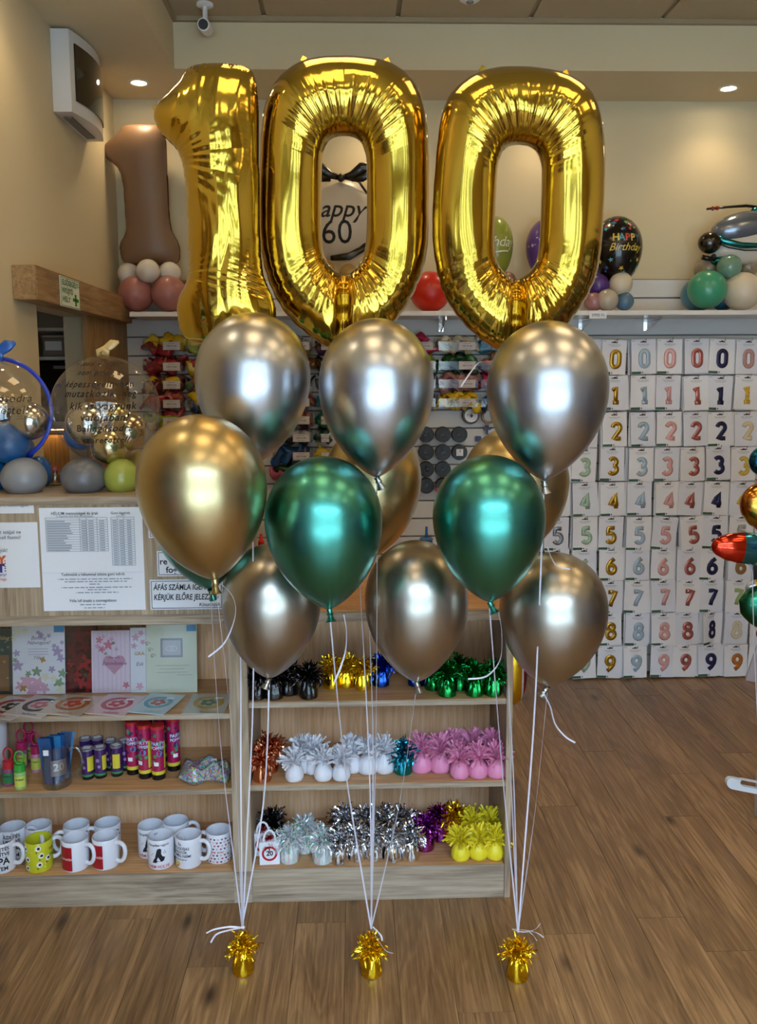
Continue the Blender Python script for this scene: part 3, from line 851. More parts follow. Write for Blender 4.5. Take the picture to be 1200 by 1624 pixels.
def balloon(x0, x1, y0, y1, Y, m, label, tilt=0., tw=0.):
    """from the silhouette box in the photograph: true distance, true size"""
    cx, top, bot = (x0+x1)/2, y0, y1
    hh = bot-top
    cy = top + hh*1.13/(1.13+LOWZ)
    c = at(cx, cy, Y)
    Rr = (x1-x0)/2*mpp(c)
    zs = hh*mpp(c)/(Rr*(1.13+LOWZ))
    t = thing('latex_balloon', label, 'balloon', c, rot=(0, tilt, tw), group='shiny latex balloons of the three bunches')
    t['r'] = Rr
    put(BALL, 'balloon_body', m, t, scale=(Rr, Rr, Rr*zs))
    put(KNOT, 'knot', m, t, loc=(0, 0, -Rr*zs*LOWZ), scale=Rr*1.3, rot=(rnd.uniform(-.3, .3), rnd.uniform(-.5, .5), 0))
    rm = Matrix.Rotation(tw, 3, 'Z') @ Matrix.Rotation(tilt, 3, 'Y')
    NBW[label] = c + rm @ Vector((0, 0, -Rr*zs*LOWZ-Rr*.12))
    return t
B = {}
def bl(key, *a, **k):
    balloon(*a, **k); B[key] = NBW[a[6]]
bl('S1', 310, 492, 497, 738, 2.045, SILVER, 'silver balloon under the gold numeral one', tilt=R(2))
bl('S2', 505, 688, 506, 758, 2.00, SILVER, 'silver balloon under the middle gold zero')
bl('S3', 772, 963, 510, 763, 1.96, SILVER, 'silver balloon under the right hand gold zero', tilt=R(1))
bl('G1', 218, 422, 657, 924, 1.815, CGOLD, 'large gold latex balloon at the left above the papers', tilt=R(-6))
bl('E1', 420, 606, 723, 970, 1.92, CGREEN, 'green chrome balloon in the middle bunch', tilt=R(-3))
bl('E2', 686, 864, 721, 958, 1.90, CGREEN, 'green chrome balloon in the right hand bunch', tilt=R(-1))
bl('L1', 353, 509, 861, 1080, 2.13, CHAMP, 'lowest champagne balloon of the left bunch, before the oak upright', tilt=R(3))
bl('L2', 578, 742, 856, 1086, 2.10, CHAMP, 'lowest champagne balloon of the middle bunch, over the black and green weights')
bl('L3', 792, 962, 875, 1093, 2.08, CHAMP, 'lowest champagne balloon of the right bunch, over the floor', tilt=R(3))
bl('G2', 512, 668, 672, 890, 2.34, CGOLD, 'gold balloon half hidden behind the silver and green middle balloons', tilt=R(4))
bl('G3', 732, 901, 676, 890, 2.32, CGOLD, 'gold balloon half hidden behind the right green balloon', tilt=R(5))
bl('E3', 238, 402, 710, 938, 2.22, CGREEN, 'green balloon peeking out behind the large gold balloon', tilt=R(-4))

# ------------------------------------------------------------------ tinsel balloon weights
def tuft_mesh(seed, n=95, w=.0042, spread=1.0, h=.075, crinkle=1.0):
    """pompom of strips: a few stand up, most arch outwards and hang down"""
    rg = random.Random(seed); b = MB()
    for i in range(n):
        a = rg.uniform(0, 2*math.pi); el = R(rg.uniform(-5, 88)); L_ = h*rg.uniform(.55, 1.0)*.8
        k = 5; p_ = Vector((.004*math.cos(a), .004*math.sin(a), 0)); tw = rg.uniform(0, 3.14)
        ww = w*rg.uniform(.7, 1.3); vs = []; curl = rg.uniform(.15, .5)
        up = el + R(25)
        for q in range(k+1):
            side = Vector((-math.sin(a), math.cos(a), 0))*math.cos(tw)+Vector((-math.cos(a)*math.sin(up), -math.sin(a)*math.sin(up), math.cos(up)))*math.sin(tw)
            vs += [p_-side*ww/2, p_+side*ww/2]
            d = Vector((math.cos(a)*math.cos(up)*spread, math.sin(a)*math.cos(up)*spread, math.sin(up)))
            p_ = p_+d*(L_/k)
            up -= curl*(.55 if crinkle < 1 else 1)-rg.uniform(-.38, .38)*crinkle*(crinkle > 1); a += rg.uniform(-.36, .36)*crinkle; tw += rg.uniform(-.8, .8)*crinkle
        b.add(vs, [(2*q, 2*q+1, 2*q+3, 2*q+2) for q in range(k)])
    return b.mesh('tinsel_tuft')
def base_mesh(seed, wr=1.0, rb=.029, h=.062, plump=0.):
    rg = random.Random(seed); vs = []; fs = []
    prof = [(0, 0), (.85, 0), (1, .03), (1.02, .1), (.97, .35), (.86, .65), (.7, .88), (.45, 1.0), (.3, 1.05), (.2, 1.08)]
    if plump: prof = [(0, 0), (.8, 0), (1.02, .05), (1.12, .22), (1.08, .5), (.85, .8), (.5, .97), (.26, 1.06), (.3, 1.13), (.2, 1.16)]
    n = 40; ph = [rg.uniform(0, 6.28) for _ in range(4)]
    for i in range(n):
        a = 2*math.pi*i/n
        for r_, z in prof:
            k = 1+wr*(.05*math.sin(a*9+ph[0])+.05*math.sin(a*14+ph[1])+.03*math.sin(a*5+z*9+ph[2]))*min(1, z*3)
            vs.append((rb*r_*k*math.cos(a), rb*r_*k*math.sin(a), h*z))
    k = len(prof)
    for i in range(n):
        j = (i+1) % n
        for q in range(k-1): fs.append((i*k+q, j*k+q, j*k+q+1, i*k+q+1))
    me = MB().add(vs, fs).mesh('foil_base'); shade(me, 50); return me
TUFT = [tuft_mesh(s, 210, .0042, 1.0, .078, 1.5) for s in (1, 2, 3)]
TUFTD = [tuft_mesh(s, 300, .0044, 1.05, .085, 1.6) for s in (8, 9)]
FRINGE = [tuft_mesh(s, 150, .0058, .95, .082, .6) for s in (4, 5, 6)]
BASE = [base_mesh(s) for s in (1, 2)]
PBASE = [base_mesh(s, .35, .027, .055, 1) for s in (3, 4)]
def iridescent(name, base):
    m = mat(name, base, .25, coat=.6, metal=.35)
    nt = m.node_tree; N = nt.nodes.new; L = nt.links.new
    lw = N('ShaderNodeNewGeometry'); vm = N('ShaderNodeVectorMath'); vm.operation = 'DOT_PRODUCT'; vm.inputs[1].default_value = (3, 2.2, 2.6)
    L(lw.outputs['Normal'], vm.inputs[0])
    rp = N('ShaderNodeValToRGB'); e = rp.color_ramp.elements
    fr = N('ShaderNodeMath'); fr.operation = 'FRACT'; L(vm.outputs['Value'], fr.inputs[0]); L(fr.outputs[0], rp.inputs[0])
    e[0].color = (.75, .8, .86, 1); e[1].color = (.8, .82, .88, 1)
    for p_, c in ((.2, (.35, .8, .6, 1)), (.4, (.7, .85, .9, 1)), (.6, (.78, .55, .85, 1)), (.8, (.9, .85, .6, 1))):
        k = e.new(p_); k.color = c
    L(rp.outputs[0], nt.nodes['Principled BSDF'].inputs['Base Color']); return m
WM = {
 'gold': foil('weight_gold', (.9, .62, .02), .2), 'black': mat('weight_black', '#07070a', .25, coat=.6), 'blue': foil('weight_blue', (.02, .10, .62), .2),
 'green': foil('weight_green', (.01, .33, .07), .2), 'copper': foil('weight_copper', (.75, .3, .16), .2), 'white': mat('weight_white', '#e6e4ea', .45),
 'teal': foil('weight_teal', (.02, .38, .52), .2), 'pink': mat('weight_pink', '#e88fb6', .45), 'silver': foil('weight_silver', (.72, .72, .74), .14),
 'purple': foil('weight_purple', (.42, .06, .45), .2), 'yellow': mat('weight_yellow', '#f0dc2c', .45), 'iridescent': iridescent('weight_iridescent', '#cfd6dd'), 'dark': foil('weight_dark', (.14, .14, .15), .25),
}
def weight(p, color, label, kind='tinsel', group='balloon weights', sc=1.0, i=0):
    t = thing('balloon_weight', label, 'balloon weight', p, rot=(0, 0, rnd.uniform(0, 6.28)), group=group)
    t.scale = (sc,)*3
    if kind == 'tinsel':
        put(BASE[i % 2], 'foil_base', WM[color], t); put(TUFT[i % 3], 'tinsel_tuft', WM[color], t, loc=(0, 0, .06))['kind'] = 'stuff'
    elif kind == 'dense':
        put(BASE[i % 2], 'foil_base', WM[color], t); put(TUFTD[i % 2], 'tinsel_tuft', WM[color], t, loc=(0, 0, .058))['kind'] = 'stuff'
    else:
        put(PBASE[i % 2], 'wrapped_base', WM[color], t); put(FRINGE[i % 3], 'fringe_tuft', WM[color], t, loc=(0, 0, .054))['kind'] = 'stuff'
    return t
FW = []
for k, (px, py, lb) in enumerate([(386, 1549, 'gold tinsel weight on the floor under the left bunch'), (589, 1552, 'gold tinsel weight on the floor under the middle bunch'), (820, 1558, 'gold tinsel weight on the floor under the right bunch')]):
    p = atz(px, py-9, 0); FW.append(p)
    weight(p, 'gold', lb, 'tinsel', 'gold weights on the floor', 1.0, k)

# ------------------------------------------------------------------ ribbons
RIB = mat('white_ribbon', '#dcd8e4', .35, coat=.3)
def ribbon(pts, label, w=.0042, group='white ribbons of the bunches', n=26, m=RIB):
    P = catmull(pts, n); b = MB(); vs = []
    tw = rnd.uniform(0, 3)
    for i, p in enumerate(P):
        t = (P[min(i+1, n-1)]-P[max(i-1, 0)]).normalized()
        s_ = Vector((1, 0, 0)) if abs(t.x) < .9 else Vector((0, 0, 1))
        s_ = (s_-t*s_.dot(t)).normalized(); q = t.cross(s_)
        a = tw+.5*math.sin(i*.21)*1.6
        d = (s_*math.cos(a*.5)+q*math.sin(a*.5)).normalized(); nn = t.cross(d)
        vs += [p-d*w/2-nn*.0002, p+d*w/2-nn*.0002, p+d*w/2+nn*.0002, p-d*w/2+nn*.0002]
    fs = []
    for i in range(n-1):
        for j in range(4): fs.append((4*i+j, 4*i+(j+1) % 4, 4*i+4+(j+1) % 4, 4*i+4+j))
    fs += [(3, 2, 1, 0), (4*n-4, 4*n-3, 4*n-2, 4*n-1)]
    c = P[-1]
    o = b.add([(v.x-c.x, v.y-c.y, v.z-c.z) for v in vs], fs).build('ribbon', m); o.location = c
    return tag(o, label, 'ribbon', group)
def down(key, k, bend, label):
    a = B[key]; e = FW[k]+Vector((0, 0, .128)); j = Vector((0, 0, 0))
    mid = a.lerp(e, .5)+Vector(bend)
    l3 = a.lerp(e, .8)+Vector(bend)*.45
    ribbon([a, a.lerp(e, .25)+Vector(bend)*.7, mid, l3, e+Vector((rnd.uniform(-.002, .002), 0, 0))], label)
down('S1', 0, (.015, .0, 0), 'white ribbon from the left silver balloon to its weight')
down('G1', 0, (.012, 0, 0), 'white ribbon from the large gold balloon to the left weight')
down('E3', 0, (-.012, 0, 0), 'white ribbon from the half hidden green balloon to the left weight')
down('L1', 0, (.02, -.01, 0), 'white ribbon from the lowest left balloon to the left weight')
down('S2', 1, (.004, -.05, 0), 'straight white ribbon from the middle silver balloon to its weight')
down('E1', 1, (-.012, 0, 0), 'white ribbon from the middle green balloon to the middle weight')
down('G2', 1, (.01, -.06, 0), 'white ribbon from the half hidden middle gold balloon down')
down('L2', 1, (.012, 0, 0), 'white ribbon from the lowest middle balloon to the middle weight')
down('S3', 2, (.0, -.04, 0), 'white ribbon from the right silver balloon to the right weight')
down('E2', 2, (-.004, 0, 0), 'white ribbon from the right green balloon to its weight')
down('G3', 2, (-.015, -.05, 0), 'white ribbon from the half hidden right gold balloon down')
down('L3', 2, (.006, 0, 0), 'white ribbon from the lowest right balloon to the right weight')
for k, cx in enumerate((350, 543, 803)):
    a = at(cx, 545 if k == 0 else 560, Y_FOIL+.03)
    e = FW[k]+Vector((0, .004, .128))
    ribbon([a, Vector((a.x*.6+e.x*.4, 2.27 if k else 2.3, 1.3)), Vector((e.x+(a.x-e.x)*.25, 2.3, .9)), Vector((e.x, 2.18, .5)), e], ['white ribbon hanging from the gold numeral one', 'white ribbon hanging from the middle gold zero', 'white ribbon hanging from the right gold zero'][k], w=.0035)
def tail(pts, Y, label, dy=None):
    ribbon([at(px, py, Y+(dy[i] if dy else 0)) for i, (px, py) in enumerate(pts)], label, group='loose ribbon ends')
tail([(387, 1472), (365, 1470), (340, 1474), (327, 1480)], 2.08, 'longer loose ribbon end left of the left weight')
tail([(388, 1470), (360, 1476), (343, 1482), (334, 1495)], 2.07, 'curled lower ribbon end left of the left weight')
tail([(591, 1470), (598, 1477), (604, 1484), (606, 1492)], 2.07, 'short ribbon end at the middle weight')
tail([(593, 1480), (602, 1495), (612, 1508), (623, 1512)], 2.06, 'thin ribbon end right of the middle weight')
tail([(812, 1474), (830, 1478), (848, 1474), (857, 1464)], 2.06, 'upturned ribbon end right of the right weight')
tail([(812, 1473), (838, 1476), (852, 1480), (862, 1487)], 2.05, 'straight ribbon end right of the right weight')
tail([(838, 1477), (845, 1483), (851, 1492)], 2.05, 'shortest ribbon end right of the right weight', )
tail([(860, 1097), (872, 1120), (880, 1148), (896, 1168), (912, 1178)], 2.06, 'loose ribbon end hanging from the lowest right balloon')
tail([(782, 573), (770, 573), (758, 576), (745, 592), (731, 613)], 2.09, 'loose ribbon end curling from the foil zero tail')
tail([(868, 868), (874, 885), (884, 898), (904, 903)], 1.93, 'loose ribbon end over the lowest right balloon')
tail([(350, 926), (368, 945), (373, 975), (357, 1018), (330, 1042)], 1.96, 'loose ribbon loop below the large gold balloon')
tail([(545, 975), (549, 1000), (548, 1030), (540, 1058), (530, 1082)], 1.88, 'curled ribbon end below the middle green balloon')
tail([(788, 963), (795, 1000), (793, 1045), (772, 1072), (742, 1077)], 1.92, 'curled ribbon end before the green weights')
# ------------------------------------------------------------------ number balloon packs on hooks
def arc(cx, cy, rx, ry, a0, a1, n=10):
    return [(cx+rx*math.cos(R(a0+(a1-a0)*i/n)), cy+ry*math.sin(R(a0+(a1-a0)*i/n))) for i in range(n+1)]
DIG = {
 0: [(arc(.3, .72, .24, .26, 0, 180, 8)+arc(.3, .28, .24, .26, 180, 360, 8), True)],
 1: [([(.1, .76), (.22, .86), (.32, .98), (.33, .5), (.33, .04)], False), ([(.14, .02), (.33, .03), (.52, .02)], False)],
 2: [(arc(.3, .72, .25, .26, 170, -35, 10)+[(.3, .3), (.08, .04), (.3, .03), (.56, .03)], False)],
 3: [(arc(.28, .75, .24, .23, 150, -80, 9)+arc(.28, .27, .27, .26, 80, -150, 10), False)],
 4: [([(.42, .02), (.42, .5), (.42, .97), (.24, .66), (.04, .3), (.3, .29), (.58, .29)], False)],
 5: [([(.52, .97), (.3, .97), (.13, .96), (.11, .75), (.1, .56)]+arc(.29, .33, .26, .3, 110, -150, 10), False)],
 6: [([(.47, .97), (.26, .8), (.1, .55)]+arc(.3, .29, .24, .27, 170, 500, 14), False)],
 7: [([(.05, .96), (.3, .97), (.55, .96), (.4, .6), (.26, .3), (.2, .02)], False)],
 8: [(arc(.3, .76, .2, .21, 0, 360, 12)[:-1], True), (arc(.3, .27, .25, .26, 0, 360, 12)[:-1], True)],
 9: [([(.13, .03), (.34, .2), (.5, .45)]+arc(.3, .71, .24, .27, -10, 320, 14), False)],
}
DIGM = {}
for d, strokes in DIG.items():
    b = MB()
    for pts, closed in strokes:
        P = [((x-.3)*.082, 0, (z-.5)*.082) for x, z in pts]
        b.tube(P, .0112, 8, closed=closed, flat=((0, 1, 0), .28))
    DIGM[d] = b.mesh('printed_number', INK, True)
PWD, PHT = .127, .176
CARD = MB().box(-PWD/2, PWD/2, -.0012, .0012, -PHT, 0).mesh('card')
POUCH = MB().add([(-PWD/2-.003, -.002, .006), (PWD/2+.003, -.002, .006), (PWD/2+.003, -.002, -PHT-.003), (-PWD/2-.003, -.002, -PHT-.003)], [(0, 3, 2, 1)])
SLOT = MB().box(-.016, .016, -.0018, -.0013, -.016, -.011).box(-.005, .005, -.0018, -.0013, -.011, -.007).mesh('hang_slot', INK)
STK = MB().box(-PWD/2+.001, -PWD/2+.05, -.0018, -.0013, -PHT+.001, -PHT+.013).mesh('green_label', INK)
DOT = MB().lathe([(0, 0), (.0035, 0)], 10, axis='y', caps=False).move((-PWD/2+.057, -.0019, -PHT+.008)).mesh('recycling_mark', INK)
TTL = MB()
lettering(None, 'FOIL BALLOON', (0, -.0016, -.026), .0085, INK, bold=.008, out=TTL)
TTL.box(-.022, .022, -.0017, -.0014, -.0335, -.0325).box(-PWD/2+.004, -PWD/2+.02, -.0017, -.0014, -.0085, -.0065)
TTLM = TTL.mesh('title_print', INK)
HOOK = MB().tube([(0, 0, 0), (0, -.10, -.004), (0, -.112, -.002), (0, -.12, .012)], .0022, 6).box(-.008, .008, -.002, 0, -.02, .012).mesh('display_hook', STEEL)
GRNL = mat('label_green', '#2f5a3c', .5); GREYP = mat('grey_print', '#8b8b92', .6)
CARDM = [mat('card_white', '#eeecef', .55), mat('card_white_b', '#e6e6ee', .55)]
COLS = [('silver', '#8d8f93', .35, .6), ('sage green', '#a5bda0', .4, .2), ('gold', '#b98d2c', .25, .7), ('pale blue', '#a9bccb', .35, .25), ('pink', '#dfa6a2', .35, .25), ('rose gold', '#bf7269', .25, .55), ('navy blue', '#23224f', .35, .2), ('animal print', '#e3c268', .4, 0)]
CM = [mat('number_'+n.replace(' ', '_'), c, r_, metal=mt) for n, c, r_, mt in COLS[:-1]]
ANI = {0: ('dusty rose', mat('n_dusty', '#b98d88', .4)), 1: ('giraffe patterned', spotted('n_giraffe', '#e3b93c', '#b3702a', 90, thr=.3)), 2: ('cream', mat('n_cream', '#dcc7a4', .5)), 3: ('black spotted yellow', spotted('n_cheetah', '#dcbd52', '#2a221a', 150, thr=.28)),
       4: ('yellow banana', mat('n_banana', '#e0b53a', .4)), 5: ('zebra striped', spotted('n_zebra', '#e8e6e2', '#222222', 60, 'wave', thr=.5)), 6: ('red and green ringed', spotted('n_parrot', '#4f8a3c', '#c0392b', 50, 'wave', thr=.5)), 7: ('moss green', mat('n_moss', '#a3b77a', .5)),
       8: ('cream speckled', spotted('n_specked', '#d9cdb4', '#b58a5a', 140, thr=.25)), 9: ('orange tiger striped', spotted('n_tiger', '#e08a2c', '#5b2a12', 55, 'wave', thr=.4))}
colx = [1.05, 1.192, 1.335, 1.478, 1.618, 1.757, 1.888, 2.025]
rowz = [1.796, 1.612, 1.424, 1.244, 1.062, .880, .714, .540, .362, .184]
prg = random.Random(5)
YP = YS-.085
for r_ in range(10):
    for c in range(8):
        dgt = r_
        if c == 0 and r_ < 1: continue
        cname = COLS[c][0] if c < 7 else ANI[dgt][0]
        cm = CM[c] if c < 7 else ANI[dgt][1]
        x = colx[c]+(.012*(r_/9) if c < 5 else 0)+prg.uniform(-.006, .006); z = rowz[r_]+prg.uniform(-.003, .003)
        nm = ['zero', 'one', 'two', 'three', 'four', 'five', 'six', 'seven', 'eight', 'nine'][dgt]
        h = put(HOOK, 'display_hook', STEEL, None, (x+.004, YS-.001, z-.004)); tag(h, 'wire hook holding the %s number %s pack' % (cname, nm), 'hook', 'wire hooks of the number packs')
        rr = prg.uniform(-.045, .045); ry = prg.uniform(-.02, .02)
        if (r_, c) in ((5, 4), (5, 5)): rr = .10 if c == 4 else -.09
        if (r_, c) == (7, 4): rr = -.04
        if (r_, c) == (8, 6): ry = .5
        # packs waiting behind on the same hook
        for q in range(2):
            bk = put(CARD, 'number_balloon_pack', CARDM[q], None, (x+prg.uniform(-.010, .010), YP+.012+.02*q, z+prg.uniform(-.006, .002)), (prg.uniform(-.02, .01), prg.uniform(-.05, .05), prg.uniform(-.05, .05)))
            tag(bk, 'white card edge showing %s the %s number %s pack' % (('just behind', 'deepest behind')[q], cname, nm), 'balloon pack', 'spare packs behind the number packs')
        t = thing('number_balloon_pack', 'carded %s number %s balloon on the hook wall' % (cname, nm), 'balloon pack', (x, YP, z), rot=(prg.uniform(-.03, .0), rr, ry+prg.uniform(-.03, .03)), group='carded number balloons on the hook wall')
        put(CARD, 'card', CARDM[(r_+c) % 2], t)
        put(DIGM[dgt], 'printed_number', cm, t, (.006+prg.uniform(-.004, .004), -.003, -.098))
        put(SLOT, 'hang_slot', INK, t); put(TTLM, 'title_print', GREYP, t)
        if c < 5 or c == 6:
            put(STK, 'green_label', GRNL, t); put(DOT, 'recycling_mark', INK, t)
# a few packs of the next column at the very edge of the picture
for r_ in (4, 5, 6, 8, 9):
    x = 2.165
    t = thing('number_balloon_pack', 'carded balloon at the right picture edge in row %s' % ['', '', '', '', 'four', 'five', 'six', '', 'eight', 'nine'][r_], 'balloon pack', (x, YP, rowz[r_]), rot=(0, prg.uniform(-.05, .05), 0), group='carded balloons at the picture edge')
    put(CARD, 'card', CARDM[0] if r_ != 6 else mat('dark_card', '#2d2a28', .5), t)
    put(DIGM[r_], 'printed_number', mat('n_cherry', '#a02a48', .4) if r_ == 8 else mat('n_orange', '#d8743a', .4), t, (0, -.003, -.1))

# ------------------------------------------------------------------ bins of loose latex balloons
def limp_mesh(seed):
    """deflated balloon: flattened pear with a neck, creased"""
    rg = random.Random(seed); b = MB(); vs = []; fs = []
    prof = [(0, .5), (.16, .47), (.27, .36), (.3, .18), (.27, 0), (.2, -.15), (.12, -.28), (.08, -.38), (.075, -.46), (.1, -.5)]
    n = 10; k = len(prof); bend = rg.uniform(-.9, .9)
    ph = [rg.uniform(0, 6) for _ in range(5)]
    for i in range(n):
        a = 2*math.pi*i/n
        for r_, z in prof:
            f = 1+.28*math.sin(3*a+ph[0]+z*7)*(.5+abs(z))
            x, y = r_*f*math.cos(a), r_*f*.42*math.sin(a)
            y += .10*math.sin(z*6+ph[1]+x*5); zz = z*.9+.06*math.sin(x*11+ph[2])
            x += bend*z*z*.7
            vs.append((x, zz, y))
    for i in range(n):
        j = (i+1) % n
        for q in range(k-1): fs.append((i*k+q, j*k+q, j*k+q+1, i*k+q+1))
    return b.add(vs, fs).mesh('limp_balloon', INK, True)
LIMP = [limp_mesh(s) for s in range(6)]
BINW, BIND, BINH = .205, .10, .055
BINMAT = clear_mat('bin_acrylic', (.93, .95, .95), .04, .8, .06, .5)
HX = {'red': '#a4202e', 'yellow': '#d6b21c', 'maroon': '#6d1522', 'navy': '#1d2f63', 'blue': '#1d4f86', 'sky': '#2a7f9c', 'teal': '#15705f', 'green': '#1d5a2c', 'lime': '#8aa016', 'purple': '#4b2a58', 'black': '#141418', 'brown': '#5d3417', 'cream': '#c9b998', 'pinkred': '#b81c50',
      'rose': '#9a6a68', 'olive': '#6b5a2a', 'grey': '#a8aaae', 'orange': '#b8561c', 'wine': '#5a1e2c', 'coral': '#d0705e', 'darkgreen': '#16402c', 'pink': '#d0607e'}
def limp_mat(c): return mat('limp_'+c, HX[c], .33, coat=.3)
rowpy = [556, 587, 616, 646, 674, 702, 731, 759]
YBIN = YS-BIND
def bin_(px0, px1, py, cols, label, seed, wide_label=True, rows_n=7):
    a, b_ = at(px0+1.5, py, YBIN), at(px1-1.5, py, YBIN)
    w = b_.x-a.x
    t = thing('display_bin', 'clear acrylic bin of %s balloons, %s' % (label[0], label[1]), 'bin', ((a.x+b_.x)/2, YBIN, a.z), group='acrylic bins on the slatted wall')
    h = .045
    MB().box(-w/2, w/2, 0, BIND-.004, 0, .003).build('tray_floor', BINMAT, t)
    MB().box(-w/2, w/2, 0, .002, .003, h).build('tray_front', BINMAT, t)
    MB().box(-w/2, -w/2+.002, .002, BIND-.004, .003, h+.02).build('tray_side', BINMAT, t)
    MB().box(w/2-.002, w/2, .002, BIND-.004, .003, h+.02).build('tray_side', BINMAT, t)
    lw = min(.085, w*.48)
    lx = w/2-lw-.012
    lc = MB().box(lx, lx+lw, -.002, -.0005, .003, .043).build('price_card', mat('price_card', '#c9c2c0', .6), t)
    o = MB(); lettering(None, '200 Ft/db', (lx+lw/2, -.0028, .022), .013, INK, out=o)
    o.box(lx+lw*.3, lx+lw*.7, -.0028, -.0022, .035, .0362).box(lx+lw*.25, lx+lw*.75, -.0028, -.0022, .0085, .0095)
    o.build('price_print', INK, lc)
    rg = random.Random(seed)
    for k in range(rows_n):
        c = cols[k % len(cols)]
        sz = rg.uniform(.10, .125)
        fx = (k+.5)/rows_n
        lay = k % 3
        o = put(LIMP[rg.randrange(6)], 'deflated_balloon', limp_mat(c), None,
                (t.location.x+(fx-.5)*(w-.04)+rg.uniform(-.006, .006), YBIN+.044+.008*lay+rg.uniform(-.004, .004), t.location.z+.016+.016*lay+rg.uniform(-.003, .006)),
                (rg.uniform(-.7, .7), rg.uniform(-.6, .6), rg.choice((-1.57, 1.57))+rg.uniform(-.8, .8)), Vector((1, 1, 1.6))*sz*(.8 if w < .12 else 1))
        tag(o, 'limp %s balloon in the %s bin, %s' % (c.replace('pinkred', 'magenta'), label[0], label[1]), 'balloon', 'limp balloons in the %s bin %s' % (label[0], label[1]))
ORD = ['top row', 'second row', 'third row', 'fourth row', 'fifth row', 'sixth row', 'seventh row', 'lowest row']
LA = [(['red', 'yellow', 'yellow'], 'red and yellow'), (['red', 'red', 'maroon'], 'glossy red'), (['maroon', 'yellow', 'wine'], 'maroon and yellow'), (['red', 'red', 'coral'], 'bright red'), (['yellow', 'lime', 'red'], 'mixed yellow')]
LB = [(['lime', 'yellow', 'red'], 'lime and yellow'), (['yellow', 'red', 'yellow'], 'yellow and red'), (['green', 'orange', 'blue'], 'mixed green'), (['navy', 'yellow', 'blue'], 'navy and yellow'), (['yellow', 'yellow', 'lime'], 'plain yellow')]
LC = [(['olive', 'grey'], 'olive'), (['olive', 'brown'], 'brown olive'), (['grey', 'black'], 'black and grey'), (['rose', 'wine'], 'dusty rose'), (['wine', 'rose', 'coral'], 'wine red'), (['black', 'grey', 'grey'], 'silver and black'), (['blue', 'navy', 'blue'], 'steel blue'), (['pink', 'darkgreen', 'green'], 'pink and green')]
LD = [(['purple'], 'deep purple'), (['black'], 'black'), (['navy', 'black'], 'midnight navy'), (['sky'], 'petrol blue'), (['teal'], 'teal'), (['darkgreen'], 'dark green'), (['yellow'], 'mustard yellow'), (['darkgreen'], 'bottle green')]
LE = [(['pinkred', 'pinkred'], 'magenta'), (['lime', 'lime'], 'lime green'), (['navy', 'black'], 'ink blue'), (['navy', 'wine'], 'navy and wine')]
LF = [(['cream', 'cream'], 'cream white'), (['green', 'darkgreen'], 'forest green'), (['rose', 'rose'], 'old rose'), (['yellow', 'yellow'], 'sunny yellow')]
LG = [(['sky', 'sky'], 'sky blue'), (['brown', 'orange'], 'brown and amber'), (['red', 'pinkred'], 'cherry red'), (['navy', 'blue'], 'royal blue')]
sd_ = 100
for (p0, p1, LL, where, nb) in ((225, 291, LA, 'far left column', 9), (293, 359, LB, 'second column', 7), (431, 496, LC, 'centre column', 8), (498, 527, LD, 'narrow column', 4), (628, 692, LE, 'fifth column', 7), (694, 759, LF, 'sixth column', 10), (761, 826, LG, 'last column', 6)):
    for k, (cols, nm) in enumerate(LL):
        py = rowpy[k]+(2 if p0 < 400 and k > 0 else 0)
        bin_(p0, p1, py, cols, (nm, where+' '+ORD[k]), sd_, rows_n=nb); sd_ += 1

# rolls of ribbon on pegs
ROLL = MB().lathe([(.012, -.02), (.039, -.02), (.0405, -.018), (.0405, .018), (.039, .02), (.012, .02), (.012, -.02)], 32, axis='y', caps=False).mesh('ribbon_roll', BLACK, 40)
HUBM = MB().lathe([(0, .004), (.011, .004), (.011, -.004), (0, -.004)], 16, axis='y').mesh('hub', BLACK, 40)
PEG = MB().tube([(0, .0, 0), (0, -.075, .002), (0, -.08, .012)], .0025, 6).mesh('peg', STEEL)
ROLLM = mat('ribbon_black', '#101012', .45, bump=(400, .2, .001))
k = 0
for ry_, py in enumerate((689, 717, 744, 770)):
    for cx_, px in enumerate((675.5, 702, 728)):
        if ry_ == 2 and cx_ == 2: continue
        if ry_ == 3 and cx_ == 2: continue
        c = at(px, py, YS-.03)
        row = ['top', 'second', 'third', 'lowest'][ry_]; col_ = ['left', 'middle', 'right'][cx_]
        t = thing('ribbon_roll', 'black ribbon roll on the slatted wall, %s row %s' % (row, col_), 'ribbon roll', c, group='black ribbon rolls on pegs')
        put(ROLL, 'spool', ROLLM, t); put(HUBM, 'hub', BLACK, t, (0, -.012, 0)); put(PEG, 'peg', STEEL, t, (0, .026, .004))
        if (ry_, cx_) == (1, 2): MB().box(-.018, .018, -.0225, -.0215, -.018, .018).box(-.011, .011, -.0245, -.0226, -.011, .011).build('paper_label', PAPER, t)
c = at(746, 659, YS-.03)
t = thing('ribbon_spool', 'brown ribbon spool with white printed disc on the slatted wall', 'ribbon spool', c)
MB().lathe([(.01, -.02), (.044, -.02), (.044, -.016), (.040, -.016), (.040, .016), (.044, .016), (.044, .02), (.01, .02)], 32, axis='y', caps=False).build('spool', mat('spool_brown', '#3a1d16', .4), t, smooth=40)
MB().lathe([(.009, -.0215), (.034, -.0215), (.034, -.0203), (.009, -.0203)], 32, axis='y', caps=False).build('paper_disc', PAPER, t, loc=(0, 0, 0))
lettering(t, '78', (-.018, -.0405+.018, .004), .011, INK)
put(PEG, 'peg', STEEL, t, (0, .026, .004))
MB().lathe([(.009, .0), (.034, .0)], 32, axis='y', caps=False).build('paper_disc', PAPER, t, loc=(0, -.0212, 0), smooth=False)
c = at(775, 660, YS-.03)
t = thing('ribbon_spool', 'tan ribbon ring hanging beside the brown spool', 'ribbon spool', c)
